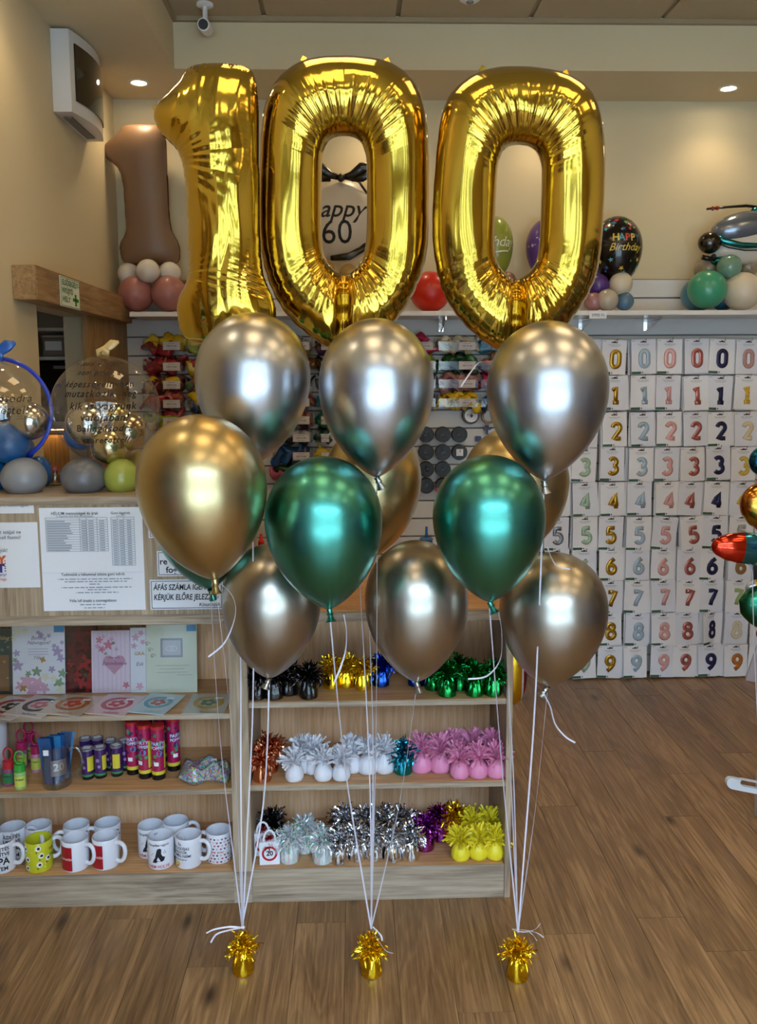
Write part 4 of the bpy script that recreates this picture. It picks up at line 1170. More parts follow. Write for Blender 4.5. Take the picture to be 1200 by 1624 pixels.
MB().lathe([(.028, -.01), (.04, -.01), (.04, .01), (.028, .01), (.028, -.01)], 32, axis='y', caps=False).build('ring', mat('ring_tan', '#8a7350', .5), t, smooth=40)
put(PEG, 'peg', STEEL, t, (0, .026, .03))
c = at(772, 680, YS-.03)
t = thing('bottle_pump', 'blue nozzle clip hanging under the tan ribbon ring', 'pump', c)
MB().box(-.02, .02, -.01, .01, -.006, .006, .002).box(-.006, .006, -.008, .008, -.03, .02, .002).build('body', mat('pump_blue', '#1d2f66', .4), t)
put(PEG, 'peg', STEEL, t, (0, .026, .01))
c = at(758, 696, YS-.02)
t = thing('hanging_clip', 'small dark blue clip on the slatted wall', 'clip', c)
MB().box(-.016, .016, -.008, .008, -.014, .014, .003).build('body', mat('pump_blue', '#1d2f66', .4), t)
MB().box(-.004, .004, .008, .019, -.003, .003).build('peg', STEEL, t)
c = at(694, 774, YS-.045)
t = thing('balloon_sizer', 'red plastic clip hanging in front of the black rolls', 'clip', c)
MB().tube([(-.004, 0, 0), (-.012, 0, .018), (.0, 0, .03), (.01, 0, .018), (.004, 0, 0)], .0035, 8).box(-.012, .018, -.006, .006, -.018, .002, .003).build('body', mat('clip_red', '#c02038', .35), t)
MB().tube([(0, .002, .024), (0, .044, .026)], .002, 6).build('peg', STEEL, t)
# string on the wall and blue hand pump on the worktop
c = at(676, 868, 3.02); c.z = ZW1+.005
t = thing('hand_pump', 'blue balloon hand pump standing on the worktop', 'pump', c)
PB = mat('handpump_blue', '#2a62a0', .35)
MB().lathe([(0, 0), (.035, 0), (.035, .01), (.024, .014), (.022, .10), (.026, .105), (.02, .11), (0, .11)], 20).build('cylinder', PB, t, smooth=40)
MB().lathe([(0, .11), (.006, .11), (.004, .15), (0, .15)], 12).build('nozzle', PB, t, smooth=40)
MB().tube([(.02, 0, .06), (.05, 0, .07), (.055, 0, .09), (.04, 0, .10)], .006, 8).build('handle', PB, t, smooth=True)
for k, (px, py, nm, cc) in enumerate(((414, 856, 'red capped yellow glue tube behind the low counter', '#c81818'), (404, 872, 'second glue tube with a red cap behind the gold balloon', '#b01414'))):
    c = at(px, py, 3.0); z0 = ZW1+.005
    t = thing('glue_tube', nm, 'tube', (c.x, 3.0-.03*k, z0), group='tubes standing on the worktop')
    hh = c.z-z0
    MB().lathe([(0, 0), (.012, 0), (.013, .006), (.013, hh*.8), (.009, hh*.83), (0, hh*.83)], 16).build('tube', mat('tube_yellow', '#c79a2a', .4), t, smooth=40)
    MB().lathe([(0, hh*.83), (.012, hh*.83), (.012, hh*.95), (.007, hh), (.004, hh*1.2), (0, hh*1.2)], 16).build('cap', mat('cap_red%d' % k, cc, .35), t, smooth=40)

# ------------------------------------------------------------------ display balloons on the wall shelf
ROUND = MB().ball((0, 0, 0), 1, n=36, m=22).mesh('round_body', WHITE, True)
NUB = MB().lathe([(.03, 0), (.02, .05), (.05, .1), (0, .1)], 10).mesh('knot', WHITE, 40)
def ball_(px, py, rpx, Y, m, label, rz=None, group='small round display balloons', rest=None, knot=None):
    c = at(px, py, Y); r_ = rpx*mpp(c); rr = (rz or rpx)*mpp(c)
    t = thing('round_balloon', label, 'balloon', c, group=group)
    put(ROUND, 'balloon_body', m, t, scale=(r_, r_, rr))
    put(NUB, 'knot', m, t, loc=(0, r_*.98, 0) if knot is None else Vector(knot)*r_*.97, rot=(R(-90), 0, 0) if knot is None else Vector(knot).to_track_quat('Z', 'Y').to_euler(), scale=r_)
    return c
MROSE, MWHT = latex('rose', '#a56a64', .4), latex('white', '#d8d0c4', .4)
# brown number one on its balloon foot
cb1 = at(224, 308, 4.3)
t = thing('number_balloon', 'matte brown foil numeral one on the wall shelf', 'foil balloon', cb1)
def _fb(x, y):
    # outline of the gold one mapped to the slimmer brown one
    u_, v_ = (x-341)/97., (y-104)/439.
    w = at(224+u_*59+6*(v_-.5), 198+v_*222, 4.3); return w.x-cb1.x, w.z-cb1.z
one_geo(_fb, mpp(cb1)*.5, .25, rows=110, cols=20, seed=9, sm=.8).build('foil_body', mat('brown_foil', '#7c5f47', .42), t, smooth=True)
for px, py, r_, Y, m, lb in ((204, 434, 17, 4.30, MWHT, 'white balloon under the brown one, left'), (235, 430, 18.5, 4.20, MWHT, 'white balloon under the brown one, foremost'), (269, 433, 17.5, 4.27, MWHT, 'white balloon under the brown one, right'),
                             (216, 466, 28, 4.24, MROSE, 'dusty pink balloon at the left end of the wall shelf'), (268, 466, 28, 4.23, MROSE, 'dusty pink balloon beside the gold one'), (296, 470, 24, 4.34, latex('darkrose', '#8e3a38', .4), 'dark red balloon behind the dusty pink pair')):
    ball_(px, py, r_, Y, m, lb)
# white balloon with greeting and black bow
cw = at(540, 350, 4.27); rw = 62*mpp(cw)
t = thing('greeting_balloon', 'cream round foil balloon with black birthday lettering and bow', 'foil balloon', cw)
put(ROUND, 'balloon_body', mat('cream_foil', '#cfc3b0', .35), t, scale=(rw, rw*.55, rw*1.03))
def wrapell(parent, s, dx, dz, size, m, shear=.25, bold=.02, rw=rw):
    b = MB(); lettering(None, s, (0, 0, 0), size, m, shear=shear, bold=bold, out=b)
    b.v = [(x+dx, -rw*.55*math.sqrt(max(0, 1-((x+dx)/rw)**2-((z+dz)/(rw*1.03))**2))-.002, z+dz) for x, y, z in b.v]
    b.build('lettering', m, parent)
wrapell(t, 'happy', -.02, .035, .115, INK, .3, .01)
wrapell(t, '60', -.018, -.075, .155, INK, 0, .0)
BLKF = mat('black_foil', '#0b0b0c', .3, coat=.4)
bow = MB()
for s_ in (-1, 1):
    P = [(s_*.0, 0, 0), (s_*.05, -.01, .012), (s_*.10, -.02, .045), (s_*.135, -.02, .05), (s_*.14, -.02, .02), (s_*.10, -.015, .0), (s_*.05, -.005, -.004)]
    bow.tube(P, [.012, .018, .026, .022, .022, .022, .014], 10, flat=((0, 1, 0), .5))
bow.ball((0, -.01, .0), .02)
bw = bow.build('bow', BLKF, t, loc=(0.005, -.06, rw*1.03-.01), smooth=True)
MB().tube([(.02, -.06, rw*.98), (.09, -.06, rw*.90), (.13, -.05, rw*.62)], .006, 8, flat=((0, 1, 0), .3)).build('bow_tail', BLKF, t, smooth=True)
MB().tube([(-.05, -.06, -rw*.98), (.04, -.08, -rw*.95), (.10, -.07, -rw*.78), (.16, -.03, -rw*.45)], [.012, .018, .016, .01], 8, flat=((0, 1, 0), .3)).build('lower_ribbon', BLKF, t, smooth=True)
PGOLD = latex('pale_gold', '#b08b4a', .3)
ball_(516, 428, 15, 4.2, PGOLD, 'gold balloon at the foot of the birthday balloon, left'); ball_(553, 434, 15, 4.19, PGOLD, 'gold balloon at the foot of the birthday balloon, right')
ball_(530, 468, 25, 4.24, PGOLD, 'larger gold balloon under the birthday balloon'); ball_(572, 466, 22, 4.3, PGOLD, 'rear gold balloon under the birthday balloon')
ball_(682, 463, 32, 4.25, latex('red', '#c8200e', .35), 'orange red balloon between the two gold zeros')
# lime balloon, printed
def printed(px0, px1, py0, py1, Y, m, label):
    cx = (px0+px1)/2; hh = py1-py0; cy = py0+hh*1.0/2.1
    c = at(cx, cy, Y); r_ = (px1-px0)/2*mpp(c); zs = hh*mpp(c)/(r_*(1.13+LOWZ))
    t = thing('printed_balloon', label, 'balloon', c, group='printed balloons on the wall shelf')
    put(BALL, 'balloon_body', m, t, scale=(r_, r_, r_*zs)); put(KNOT, 'knot', m, t, loc=(0, 0, -r_*zs*LOWZ), scale=r_*1.2)
    return t, r_, zs
INKW = mat('white_ink', '#e6e2d0', .5)
t, r_, zs_ = printed(757, 813, 338, 442, 4.3, latex('lime', '#8c9434', .3), 'lime balloon with white birthday print seen through the right zero')
lettering(t, 'Birthday!', (0, 0, 0), .07, INKW, shear=.3, wrap=('tear', r_, zs_, -.01, .0), spacing=.95)
MB().tube([(r_*1.02*math.sin(a), -r_*1.02*math.cos(a), -.05+.006*math.sin(a*3)) for a in [i*.1-.2 for i in range(9)]], .004, 6).build('underline', INKW, t)
t, r_, zs_ = printed(834, 904, 340, 446, 4.3, latex('violet', '#5e3a86', .3), 'violet balloon with white dotted print behind the right zero')
sp_ = MB()
for k in range(70):
    a, b = prg.uniform(-1.5, 1.5), prg.uniform(-.9, 1.0); rr = r_*1.012
    n_ = Vector((math.sin(a)*math.cos(b), -math.cos(a)*math.cos(b), math.sin(b)))
    q = n_.to_track_quat('Z', 'Y').to_matrix(); sz = prg.choice([.004, .006, .009])
    sp_.add([n_*rr*Vector((1, 1, 1)).length/math.sqrt(3) + q @ Vector((sz*math.cos(i*1.047), sz*math.sin(i*1.047), 0)) for i in range(6)], [(0, 1, 2, 3, 4, 5)])
sp_.build('printed_dots', mat('lilac_ink', '#c9bcd8', .5), t)['kind'] = 'stuff'
ball_(850, 447, 17, 4.2, latex('violet2', '#4f2f78', .35), 'small violet balloon on the shelf inside the right zero')
ball_(800, 476, 16, 4.24, latex('mocha', '#8a5f48', .3), 'mocha balloon on the shelf below its small twin')
ball_(803, 446, 15, 4.22, latex('mocha', '#8a5f48', .3), 'small mocha balloon on the shelf inside the right zero')
# black happy birthday balloon
t, r_, zs_ = printed(937, 1017, 337, 452, 4.27, latex('black', '#0d0d10', .22), 'black balloon with colourful stars and happy birthday print')
MULTI = {'cyan': mat('ink_cyan', '#4f9aa8', .4), 'redi': mat('ink_red', '#c83a32', .4), 'gld': mat('ink_gold', '#d3b54a', .35), 'grn': mat('ink_green', '#6f9a48', .4), 'sil': mat('ink_silver', '#b8bcc4', .35), 'blu': mat('ink_blue', '#3a5a86', .4)}
for ch, xx, mk in (('H', -.052, 'gld'), ('A', -.024, 'cyan'), ('P', .005, 'redi'), ('P', .033, 'gld'), ('Y', .062, 'blu')):
    lettering(t, ch, (0, 0, 0), .048, MULTI[mk], bold=.03, wrap=('tear', r_, zs_, xx+.012, .028))
lettering(t, 'Birthday', (0, 0, 0), .05, MULTI['gld'], shear=.35, bold=.008, wrap=('tear', r_, zs_, .012, -.018))
for mk in MULTI:
    b = MB()
    for k in range(6):
        while True:
            a, bb = prg.uniform(-1.3, 1.3), prg.uniform(-.95, 1.25)
            if not -.38 < bb < .42: break
        z_ = math.sin(bb)*r_*zs_*(1.13 if bb > 0 else 1.5); rr = tear_r(r_, zs_, z_)*1.02
        nrm = Vector((math.sin(a)*rr, -math.cos(a)*rr, z_))
        n_ = Vector((math.sin(a)*math.cos(bb), -math.cos(a)*math.cos(bb), math.sin(bb)*.7)).normalized()
        q = n_.to_track_quat('Z', 'Y').to_matrix(); sz = prg.choice([.007, .01, .014])
        nrm = nrm*1.004
        b.add([nrm+q @ Vector(((sz if i % 2 == 0 else sz*.42)*math.cos(i*math.pi/5+k), (sz if i % 2 == 0 else sz*.42)*math.sin(i*math.pi/5+k), .001)) for i in range(10)], [tuple(range(10))])
    b.build('printed_stars', MULTI[mk], t)['kind'] = 'stuff'
PEARL = latex('pearl', '#b7ab98', .22)
for px, py, r_, Y, m, lb in ((948, 452, 17.5, 4.23, latex('violet2', '#4f2f78', .35), 'violet balloon under the black birthday balloon'), (984, 450, 18.5, 4.21, latex('ivory', '#d9cbb2', .35), 'ivory balloon under the black birthday balloon'),
                             (963, 476, 17.5, 4.18, PEARL, 'pearl balloon on the shelf above the price tag'), (990, 478, 14.5, 4.2, latex('steelblue', '#54758f', .25), 'steel blue balloon right of the pearl one'), (941, 479, 15, 4.2, latex('mauve', '#a17272', .3), 'mauve balloon behind the right zero on the shelf')):
    ball_(px, py, r_, Y, m, lb)
# helicopter foil balloon on its balloon foot, far right
hc = at(1160, 382, 4.28); hs = mpp(hc)
t = thing('helicopter_balloon', 'silver and teal foil balloon shaped like a helicopter', 'foil balloon', hc)
def ell(b, x, z, rx, rz, ry, y=0, rot=0):
    q = MB().ball((0, 0, 0), rx*hs, ry*hs, rz*hs, n=30, m=18); c_, s_ = math.cos(rot), math.sin(rot)
    b.add([(v[0]*c_-v[2]*s_+x*hs, v[1]+y*hs, v[0]*s_+v[2]*c_+z*hs) for v in q.v], q.f)
b = MB(); ell(b, 28, -8, 66, 30, 26, 0, R(6)); b.build('fuselage', mat('heli_white_foil', '#cfc6b8', .35), t, smooth=True)
b = MB(); ell(b, 14, 19, 50, 25, 25, -4, R(10)); b.build('canopy', mat('heli_silver', '#7d8796', .22, metal=.6, coat=.5), t, smooth=True)
b = MB(); b.tube([(x*hs, -(27-abs(x-12)*.2)*hs, z*hs) for x, z in ((-37, 4), (-20, -4), (5, -11), (30, -11), (52, -3))], 5*hs, 8); b.build('canopy_trim', foil('heli_teal', (.03, .28, .33), .2), t, smooth=True)
b = MB(); b.tube([(x*hs, -(30-abs(x-12)*.2)*hs, z*hs) for x, z in ((-34, -6), (-15, -14), (8, -19), (34, -18), (60, -8))], 1.1*hs, 6); b.build('outline', INK, t, smooth=True)
b = MB(); ell(b, -41, -5, 18, 17, 16, -14); b.build('nose', mat('heli_black', '#1b150e', .2, coat=.5), t, smooth=True)
b = MB(); b.tube([(-52*hs, -.04, -27*hs), (-38*hs, -.04, -30*hs), (-30*hs, -.02, -24*hs)], 4*hs, 8); b.build('landing_skid', BLKF, t, smooth=True)
b = MB(); ell(b, -14, -32, 20, 9, 14, -4); b.build('belly', foil('heli_teal', (.03, .28, .33), .2), t, smooth=True)
b = MB(); b.tube([(32*hs, 0, 38*hs), (38*hs, 0, 48*hs), (42*hs, 0, 52*hs)], [9*hs, 7*hs, 4*hs], 10); b.build('rotor_mast', foil('heli_teal', (.03, .28, .33), .2), t, smooth=True)
b = MB(); b.tube([(-42*hs, 0, 49*hs), (-10*hs, 0, 52*hs), (20*hs, 0, 54*hs), (60*hs, 0, 50*hs)], [3*hs, 3.4*hs, 4*hs, 3*hs], 8, flat=((0, 0, 1), .6)); rb = b.build('rotor_blade', BLKF, t, smooth=True)
b = MB(); b.tube([(-34*hs, -.001, 49.6*hs), (-31*hs, -.001, 49.9*hs)], 3.3*hs, 8).tube([(-27*hs, -.001, 50.3*hs), (-24*hs, -.001, 50.6*hs)], 3.4*hs, 8); b.build('red_stripe', mat('stripe_red', '#a8241c', .4), rb)
for px, py, r_, Y, m, lb in ((1121, 459, 30, 4.19, latex('mint', '#3f9a76', .32), 'mint green balloon under the helicopter, foremost'), (1176, 462, 30, 4.2, latex('ivory', '#d9cbb2', .35), 'ivory balloon under the helicopter'),
                             (1106, 468, 26, 4.32, latex('petrol', '#3f7a92', .32), 'petrol blue balloon half behind the mint one'), (1146, 476, 17, 4.3, latex('petrol2', '#17566e', .32), 'dark petrol balloon low between mint and ivory'),
                             (1156, 423, 19, 4.2, latex('sagepearl', '#6f9480', .22), 'pearly sage balloon between helicopter and mint balloon'), (1121, 428, 20, 4.33, latex('taupe', '#94856e', .25), 'taupe balloon left of the pearly sage one'), (1186, 424, 15, 4.3, latex('taupe', '#94856e', .25), 'taupe balloon right of the pearly sage one')):
    ball_(px, py, r_, Y, m, lb)
# ------------------------------------------------------------------ papers on the counter front
def sheet(px0, py0, px1, py1, label, Y=YC-.0012, z0=None):
    """sheet of paper on the counter front; returns thing with origin at its lower left corner"""
    a = at(px0, py1, Y); b = at(px1, py0, Y)
    t = thing('notice_sheet', label, 'notice', (a.x, Y, a.z), group='notices on the counter front')
    w, h = b.x-a.x, b.z-a.z
    # slightly wavy sheet with thickness
    n = 10; vs = []; fs = []
    for k in range(2):
        for i in range(n+1):
            for j in range(3):
                vs.append((w*i/n, -.0006*(1+math.sin(i*1.1))-(.0005 if k == 0 else 0), h*j/2))
    for i in range(n):
        for j in range(2):
            q = i*3+j; fs.append((q, q+3, q+4, q+1)); q += 3*(n+1); fs.append((q, q+1, q+4, q+3))
    MB().add(vs, fs).build('paper', PAPER, t)
    return t, w, h
DG = mat('dark_grey_ink', '#3a3d44', .6); LG = mat('light_grey_ink', '#8d919c', .6)
YI = -.0028
t, w, h = sheet(70, 804, 225, 969, 'large helium price list sheet on the counter front')
lettering(t, 'HÉLIUM mennyiségek és árak', (w*.345, YI, h*.945), .0125, DG, bold=.012, aspect=.9)
lettering(t, '(a léggömb árát nem tartalmazza)', (w*.345, YI, h*.918), .008, LG, bold=.008)
lettering(t, 'Gumi léggömb', (w*.79, YI, h*.945), .0105, DG, bold=.01, aspect=.9)
lettering(t, 'méretei', (w*.79, YI, h*.918), .008, LG)
g = MB()
def grid(b, x0, x1, z0, z1, cols, rows, lw=.0009):
    for c in cols: b.box(x0+(x1-x0)*c-lw/2, x0+(x1-x0)*c+lw/2, YI, YI+.0004, z0, z1)
    for r_ in range(rows+1):
        z = z0+(z1-z0)*r_/rows; b.box(x0, x1, YI, YI+.0004, z-lw/2, z+lw/2)
grid(g, w*.06, w*.66, h*.58, h*.905, (0, .55, .66, .83, 1), 14)
grid(g, w*.695, w*.92, h*.44, h*.905, (0, .28, .55, 1), 21)
g.build('table_lines', LG, t)
g = MB(); rg5 = random.Random(12)
for r_ in range(13):
    z = h*(.58+.325*(r_+.5)/14)
    g.box(w*.07, w*(.07+rg5.uniform(.16, .27)), YI-.0003, YI, z-.0016, z+.0016)
    for c in (.405, .475, .58): g.box(w*c, w*(c+.05), YI-.0003, YI, z-.0014, z+.0014)
for r_ in range(20):
    z = h*(.44+.465*(r_+.5)/21)
    for c in (.71, .775, .85): g.box(w*c, w*(c+.04), YI-.0003, YI, z-.0014, z+.0014)
g.build('table_entries', mat('entry_grey', '#a3a7b0', .6), t)['kind'] = 'stuff'
lettering(t, 'Tudnivalók a héliummal töltött gumi lufiról:', (w*.5, YI, h*.355), .0115, DG, bold=.012, aspect=.92)
lettering(t, 'Fólia lufi árazás a csomagoláson:', (w*.49, YI, h*.098), .0115, DG, bold=.012, aspect=.92)
g = MB()
for z, x0, x1 in ((.31, .17, .88), (.285, .22, .83), (.26, .46, .56), (.228, .2, .87), (.205, .44, .64), (.178, .34, .74), (.06, .36, .62), (.028, .4, .6)):
    x = x0
    while x < x1:
        l = rg5.uniform(.02, .07); g.box(w*x, w*min(x+l, x1), YI-.0003, YI, h*z-.0013, h*z+.0013); x += l+.012
for z, x in ((.31, .155), (.228, .185), (.178, .325)): g.box(w*x-.001, w*x+.001, YI-.0003, YI, h*z-.001, h*z+.001)
g.build('body_text', LG, t)['kind'] = 'stuff'
MB().box(0, w, YI+.0004, YI+.0009, h*.372, h*.3735).build('fold_line', mat('fold_blue', '#b9c6de', .7), t)
# sheet cut by the left edge of the picture
t, w, h = sheet(-70, 828, 59, 933, 'notice sheet with colourful party lettering at the left edge')
DX = w-at(59, 880, YC).x
def px_on(t, px, py): p = at(px, py, YC); return (p.x-t.location.x, YI, p.z-t.location.z)
lettering(t, 'Léggömböket szájjal ne', px_on(t, 34, 843.5), .0145, DG, align='RIGHT', bold=.004)
lettering(t, 'mert ki kell fizetni!', px_on(t, 34, 852), .0145, DG, align='RIGHT', bold=.004)
lettering(t, 'Köszönjük!', px_on(t, 13, 872.5), .0145, DG, align='RIGHT', bold=.004)
lettering(t, 'Y', px_on(t, 3.5, 888.5), .033, mat('logo_orange', '#d8663a', .5), bold=.06)
lettering(t, 'T', px_on(t, 2.5, 901.5), .033, mat('logo_violet', '#3b2a78', .5), bold=.06)
g = MB()
for k, (px, py) in enumerate(((8.5, 889), (8.8, 893), (9, 898), (9.2, 901), (9.4, 905))):
    p = px_on(t, px, py); MB().lathe([(0, 0), (.0022, 0)], 10, axis='y', caps=False, c=p).build('logo_dot', [mat('logo_orange', '#d8663a', .5), mat('logo_red', '#c8443a', .5), mat('logo_green', '#5a8a3c', .5), mat('logo_blue', '#2f4a9a', .5), mat('logo_violet', '#3b2a78', .5)][k], t)
lettering(t, 'party!', px_on(t, 11.5, 911), .0115, mat('logo_violet', '#3b2a78', .5), align='RIGHT', bold=.01)
lettering(t, 'nagy', px_on(t, 11.5, 918), .0115, mat('logo_orange', '#d8663a', .5), align='RIGHT', bold=.01)
t, w, h = sheet(-70, 794, 53, 815, 'narrow paper strip at the top left of the counter front')
lettering(t, '*(A tartós esetektől függően', px_on(t, 46, 801.5), .0085, DG, align='RIGHT')
# framed notices right of the price list
def framed(px0, py0, px1, py1, label):
    t, w, h = sheet(px0, py0, px1, py1, label)
    b = MB(); m_ = .004; l_ = .0016
    b.box(m_, w-m_, YI, YI+.0005, m_, m_+l_).box(m_, w-m_, YI, YI+.0005, h-m_-l_, h-m_).box(m_, m_+l_, YI, YI+.0005, m_+l_, h-m_-l_).box(w-m_-l_, w-m_, YI, YI+.0005, m_+l_, h-m_-l_)
    b.build('border', mat('navy_ink', '#20264a', .6), t); return t, w, h
t, w, h = framed(239, 918, 353, 967, 'framed invoice notice in bold black capitals')
lettering(t, 'ÁFÁS SZÁMLA IGÉNYÉT', (w*.05, YI-.0003, h*.74), .0235, INK, align='LEFT', bold=.02, shear=.12, aspect=.74)
lettering(t, 'KÉRJÜK ELŐRE JELEZZE!', (w*.05, YI-.0003, h*.41), .0235, INK, align='LEFT', bold=.02, shear=.12, aspect=.74)
lettering(t, 'Köszönjük.', (w*.97, YI-.0003, h*.16), .0145, INK, align='RIGHT', bold=.012, shear=.2)
t, w, h = framed(250, 873, 330, 914, 'framed notice half hidden behind the large gold balloon')
lettering(t, 're', (w*.05, YI-.0003, h*.58), .026, INK, align='LEFT', bold=.02)
lettering(t, 'fog', (w*.17, YI-.0003, h*.25), .026, INK, align='LEFT', bold=.02)
t, w, h = framed(236, 832, 300, 853, 'framed notice mostly covered by the large gold balloon')

# ------------------------------------------------------------------ clear bubble balloons on the counter
BUB = clear_mat('bubble_film', (.98, .98, .98), .012, 1, .085, .7)
def bubble(px, py, rpx, Y, label, squash=1.0):
    c = at(px, py, Y); r_ = rpx*mpp(c)
    t = thing('bubble_balloon', label, 'bubble balloon', c, group='clear bubble balloons on the counter')
    put(ROUND_HI, 'bubble', BUB, t, scale=(r_, r_, r_*squash)); return t, c, r_
ROUND_HI = MB().ball((0, 0, 0), 1, n=64, m=40).mesh('bubble', BUB, True)
YBB = 2.62
t2, c2, r2 = bubble(168, 649, 84, YBB, 'clear bubble balloon with black handwriting and a cream bow')
lines = [('A döntéseinkben', 169, 580), ('nem pedig a', 179, 593), ('képességeinkben', 180, 610), ('mutatkozik meg', 182, 624), ('kik is vagyunk', 186, 642), ('valójában!', 188, 659), ('Ballagásodra', 187, 675), ('szeretettel!', 188, 693)]
for s_, px, py in lines:
    dz_ = r2*math.asin((649-py)*.00197/r2); dx_ = (px-168)*.00197
    lettering(t2, s_, (0, 0, 0), .030, INK, shear=.28, bold=.012, wrap=('ball', r2*1.004, dx_, dz_), spacing=1.15)
BOWC = mat('cream_satin', '#d9b978', .35, coat=.3)
def satin_bow(parent, z, m, sc=1.0, seed=0):
    b = MB()
    b.tube([(0, -.005, 0), (.008*sc, -.006, .018*sc), (.03*sc, -.004, .034*sc), (.048*sc, -.002, .04*sc)], [.006*sc, .012*sc, .014*sc, .004*sc], 8, flat=((0, 1, 0), .25))
    b.build('bow_tail', m, parent, loc=(0, 0, z), smooth=True)
    b = MB()
    b.tube([(-.012*sc, -.004, -.002), (-.014*sc, -.008, .012*sc), (.0, -.012, .018*sc), (.014*sc, -.008, .01*sc), (.01*sc, -.004, -.002)], .008*sc, 8, flat=((0, 1, 0), .35))
    b.build('bow_loop', m, parent, loc=(0, 0, z), smooth=True)
satin_bow(t2, r2+.002, BOWC)
CSILV, CGLD2, CBLU = chrome('silver_small', (.6, .58, .54), .16), chrome('pale_gold', (.62, .55, .33), .18), latex('cobalt', '#145fa0', .28)
for px, py, r_, Y, m, lb in ((140, 672, 35, YBB+.0, CSILV, 'silver ball inside the lettered bubble, left'), (205, 684, 31, YBB-.01, chrome('bronze_small', (.55, .47, .35), .16), 'bronze silver ball inside the lettered bubble, right'), (174, 706, 30, YBB-.03, CGLD2, 'pale gold ball at the bottom of the lettered bubble'), (128, 688, 26, YBB+.06, CBLU, 'cobalt ball half hidden inside the lettered bubble'), (183, 662, 24, YBB+.07, CGLD2, 'pale gold ball at the back of the lettered bubble')):
    ball_(px, py, r_, Y, m, lb, group='balls inside the bubble balloons')
t3, c3, r3 = bubble(-2, 652, 82, YBB-.01, 'clear bubble balloon with cobalt bow at the left edge')
lettering(t3, 'Ballagásodra', at(42, 632, YBB-.01-r3*.86)-c3+Vector((-.075, .002, 0)), .032, INK, shear=.28, bold=-.004, spacing=1.1)
lettering(t3, 'szeretettel!', at(34, 651, YBB-.01-r3*.9)-c3+Vector((-.07, .002, 0)), .034, INK, shear=.28, bold=-.002, spacing=1.1)
CBOW = mat('cobalt_satin', '#1f5fc0', .3, coat=.4)
satin_bow(t3, r3-.004, CBOW, 1.3)
MB().tube([(r3*1.008*math.cos(a), 0, r3*1.008*math.sin(a)) for a in [R(-60+150*i/30) for i in range(31)]], .0065, 8, flat=((0, 1, 0), .5)).build('cobalt_band', mat('cobalt_band', '#1238c0', .3, coat=.4), t3, smooth=True)
for px, py, r_, Y, m, lb in ((47, 668, 30, YBB-.02, CSILV, 'silver ball inside the cobalt bubble'), (0, 650, 22, YBB+.02, CSILV, 'small silver ball at the left picture edge'), (14, 703, 32, YBB-.03, CBLU, 'cobalt ball inside the cobalt bubble'), (30, 712, 24, YBB+.05, CBLU, 'rear cobalt ball inside the cobalt bubble')):
    ball_(px, py, r_, Y, m, lb, group='balls inside the bubble balloons')
GREYP2, SILP = latex('graphite_pearl', '#6c6c70', .3), latex('silver_pearl', '#8f9298', .3)
for px, py, r_, rz, Y, m, lb in ((133, 757, 36, 31, 2.56, GREYP2, 'graphite balloon on the counter under the lettered bubble'), (193, 757, 28, 30, 2.57, latex('lime_pearl', '#a5ad4c', .25), 'lime balloon on the counter beside the large gold one'), (38, 757, 35, 31.5, 2.56, SILP, 'silver balloon on the counter under the cobalt bubble'),
                                 (62, 750, 20, 27, 2.70, CBLU, 'cobalt balloon behind the silver balloon on the counter'), (-6, 752, 18, 30, 2.62, CBLU, 'cobalt balloon at the left end of the counter'), (166, 768, 16, 17, 2.69, CBLU, 'cobalt balloon behind graphite and lime balloons'), (220, 742, 20, 26, 2.70, latex('butter', '#b59a4e', .3), 'butter yellow balloon behind the lime one')):
    ball_(px, py, r_, Y, m, lb, rz=rz, group='balloon feet on the counter')

# ------------------------------------------------------------------ balloon weights on the right hand shelves
def row(z, items, color, kind, labels, sc=1.0):
    for k, (px, py) in enumerate(items):
        p = atz(px, py, z); p.y = max(p.y, YC+.034); p.y = min(p.y, YBK-.045)
        weight(Vector((p.x, p.y, z)), color, labels[k] if isinstance(labels, (list, tuple)) else labels % ORDN[k], kind, 'balloon weights on the counter shelves', sc, k)
ORDN = ['first from the left', 'second from the left', 'third from the left', 'fourth from the left', 'fifth from the left', 'sixth from the left', 'seventh from the left', 'eighth from the left']
Z1, Z2, Z3 = .6405, .3785, .1085
row(Z1, [(407, 1108), (434, 1110), (459, 1100), (489, 1108)], 'black', 'dense', 'black tinsel weight on the top shelf, %s', .95)
row(Z1, [(526, 1090), (550, 1088), (576, 1092)], 'gold', 'tinsel', 'gold tinsel weight on the top shelf, %s', .92)
row(Z1, [(604, 1086), (660, 1086)], 'blue', 'dense', ['blue tinsel weight beside the gold ones', 'blue tinsel weight beside the green ones'], .9)
row(Z1, [(687, 1092), (709, 1104), (728, 1092), (753, 1104), (782, 1103)], 'green', 'dense', 'green tinsel weight on the top shelf, %s', .95)
row(Z2, [(415, 1242)], 'copper', 'dense', ['copper tinsel weight at the front left of the middle shelf'], .95)
row(Z2, [(426, 1222)], 'copper', 'dense', ['copper tinsel weight behind the front copper one'], 1.05)
row(Z2, [(466, 1242), (512, 1240), (541, 1239)], 'white', 'fringe', ['white fringed weight in front, leftmost', 'white fringed weight in front, middle', 'white fringed weight in front, rightmost'], .95)
row(Z2, [(481, 1222), (498, 1224), (558, 1222), (583, 1224), (609, 1223)], 'white', 'fringe', 'white fringed weight in the rear row, %s', 1.05)
row(Z2, [(639, 1225)], 'teal', 'dense', ['teal tinsel weight between white and pink ones'], .95)
row(Z2, [(668, 1222), (698, 1222), (719, 1216), (748, 1214), (781, 1214)], 'pink', 'fringe', 'pink fringed weight in the rear row, %s', 1.1)
row(Z2, [(730, 1236), (759, 1235), (787, 1232)], 'pink', 'fringe', 'pink fringed weight in front, %s', 1.0)
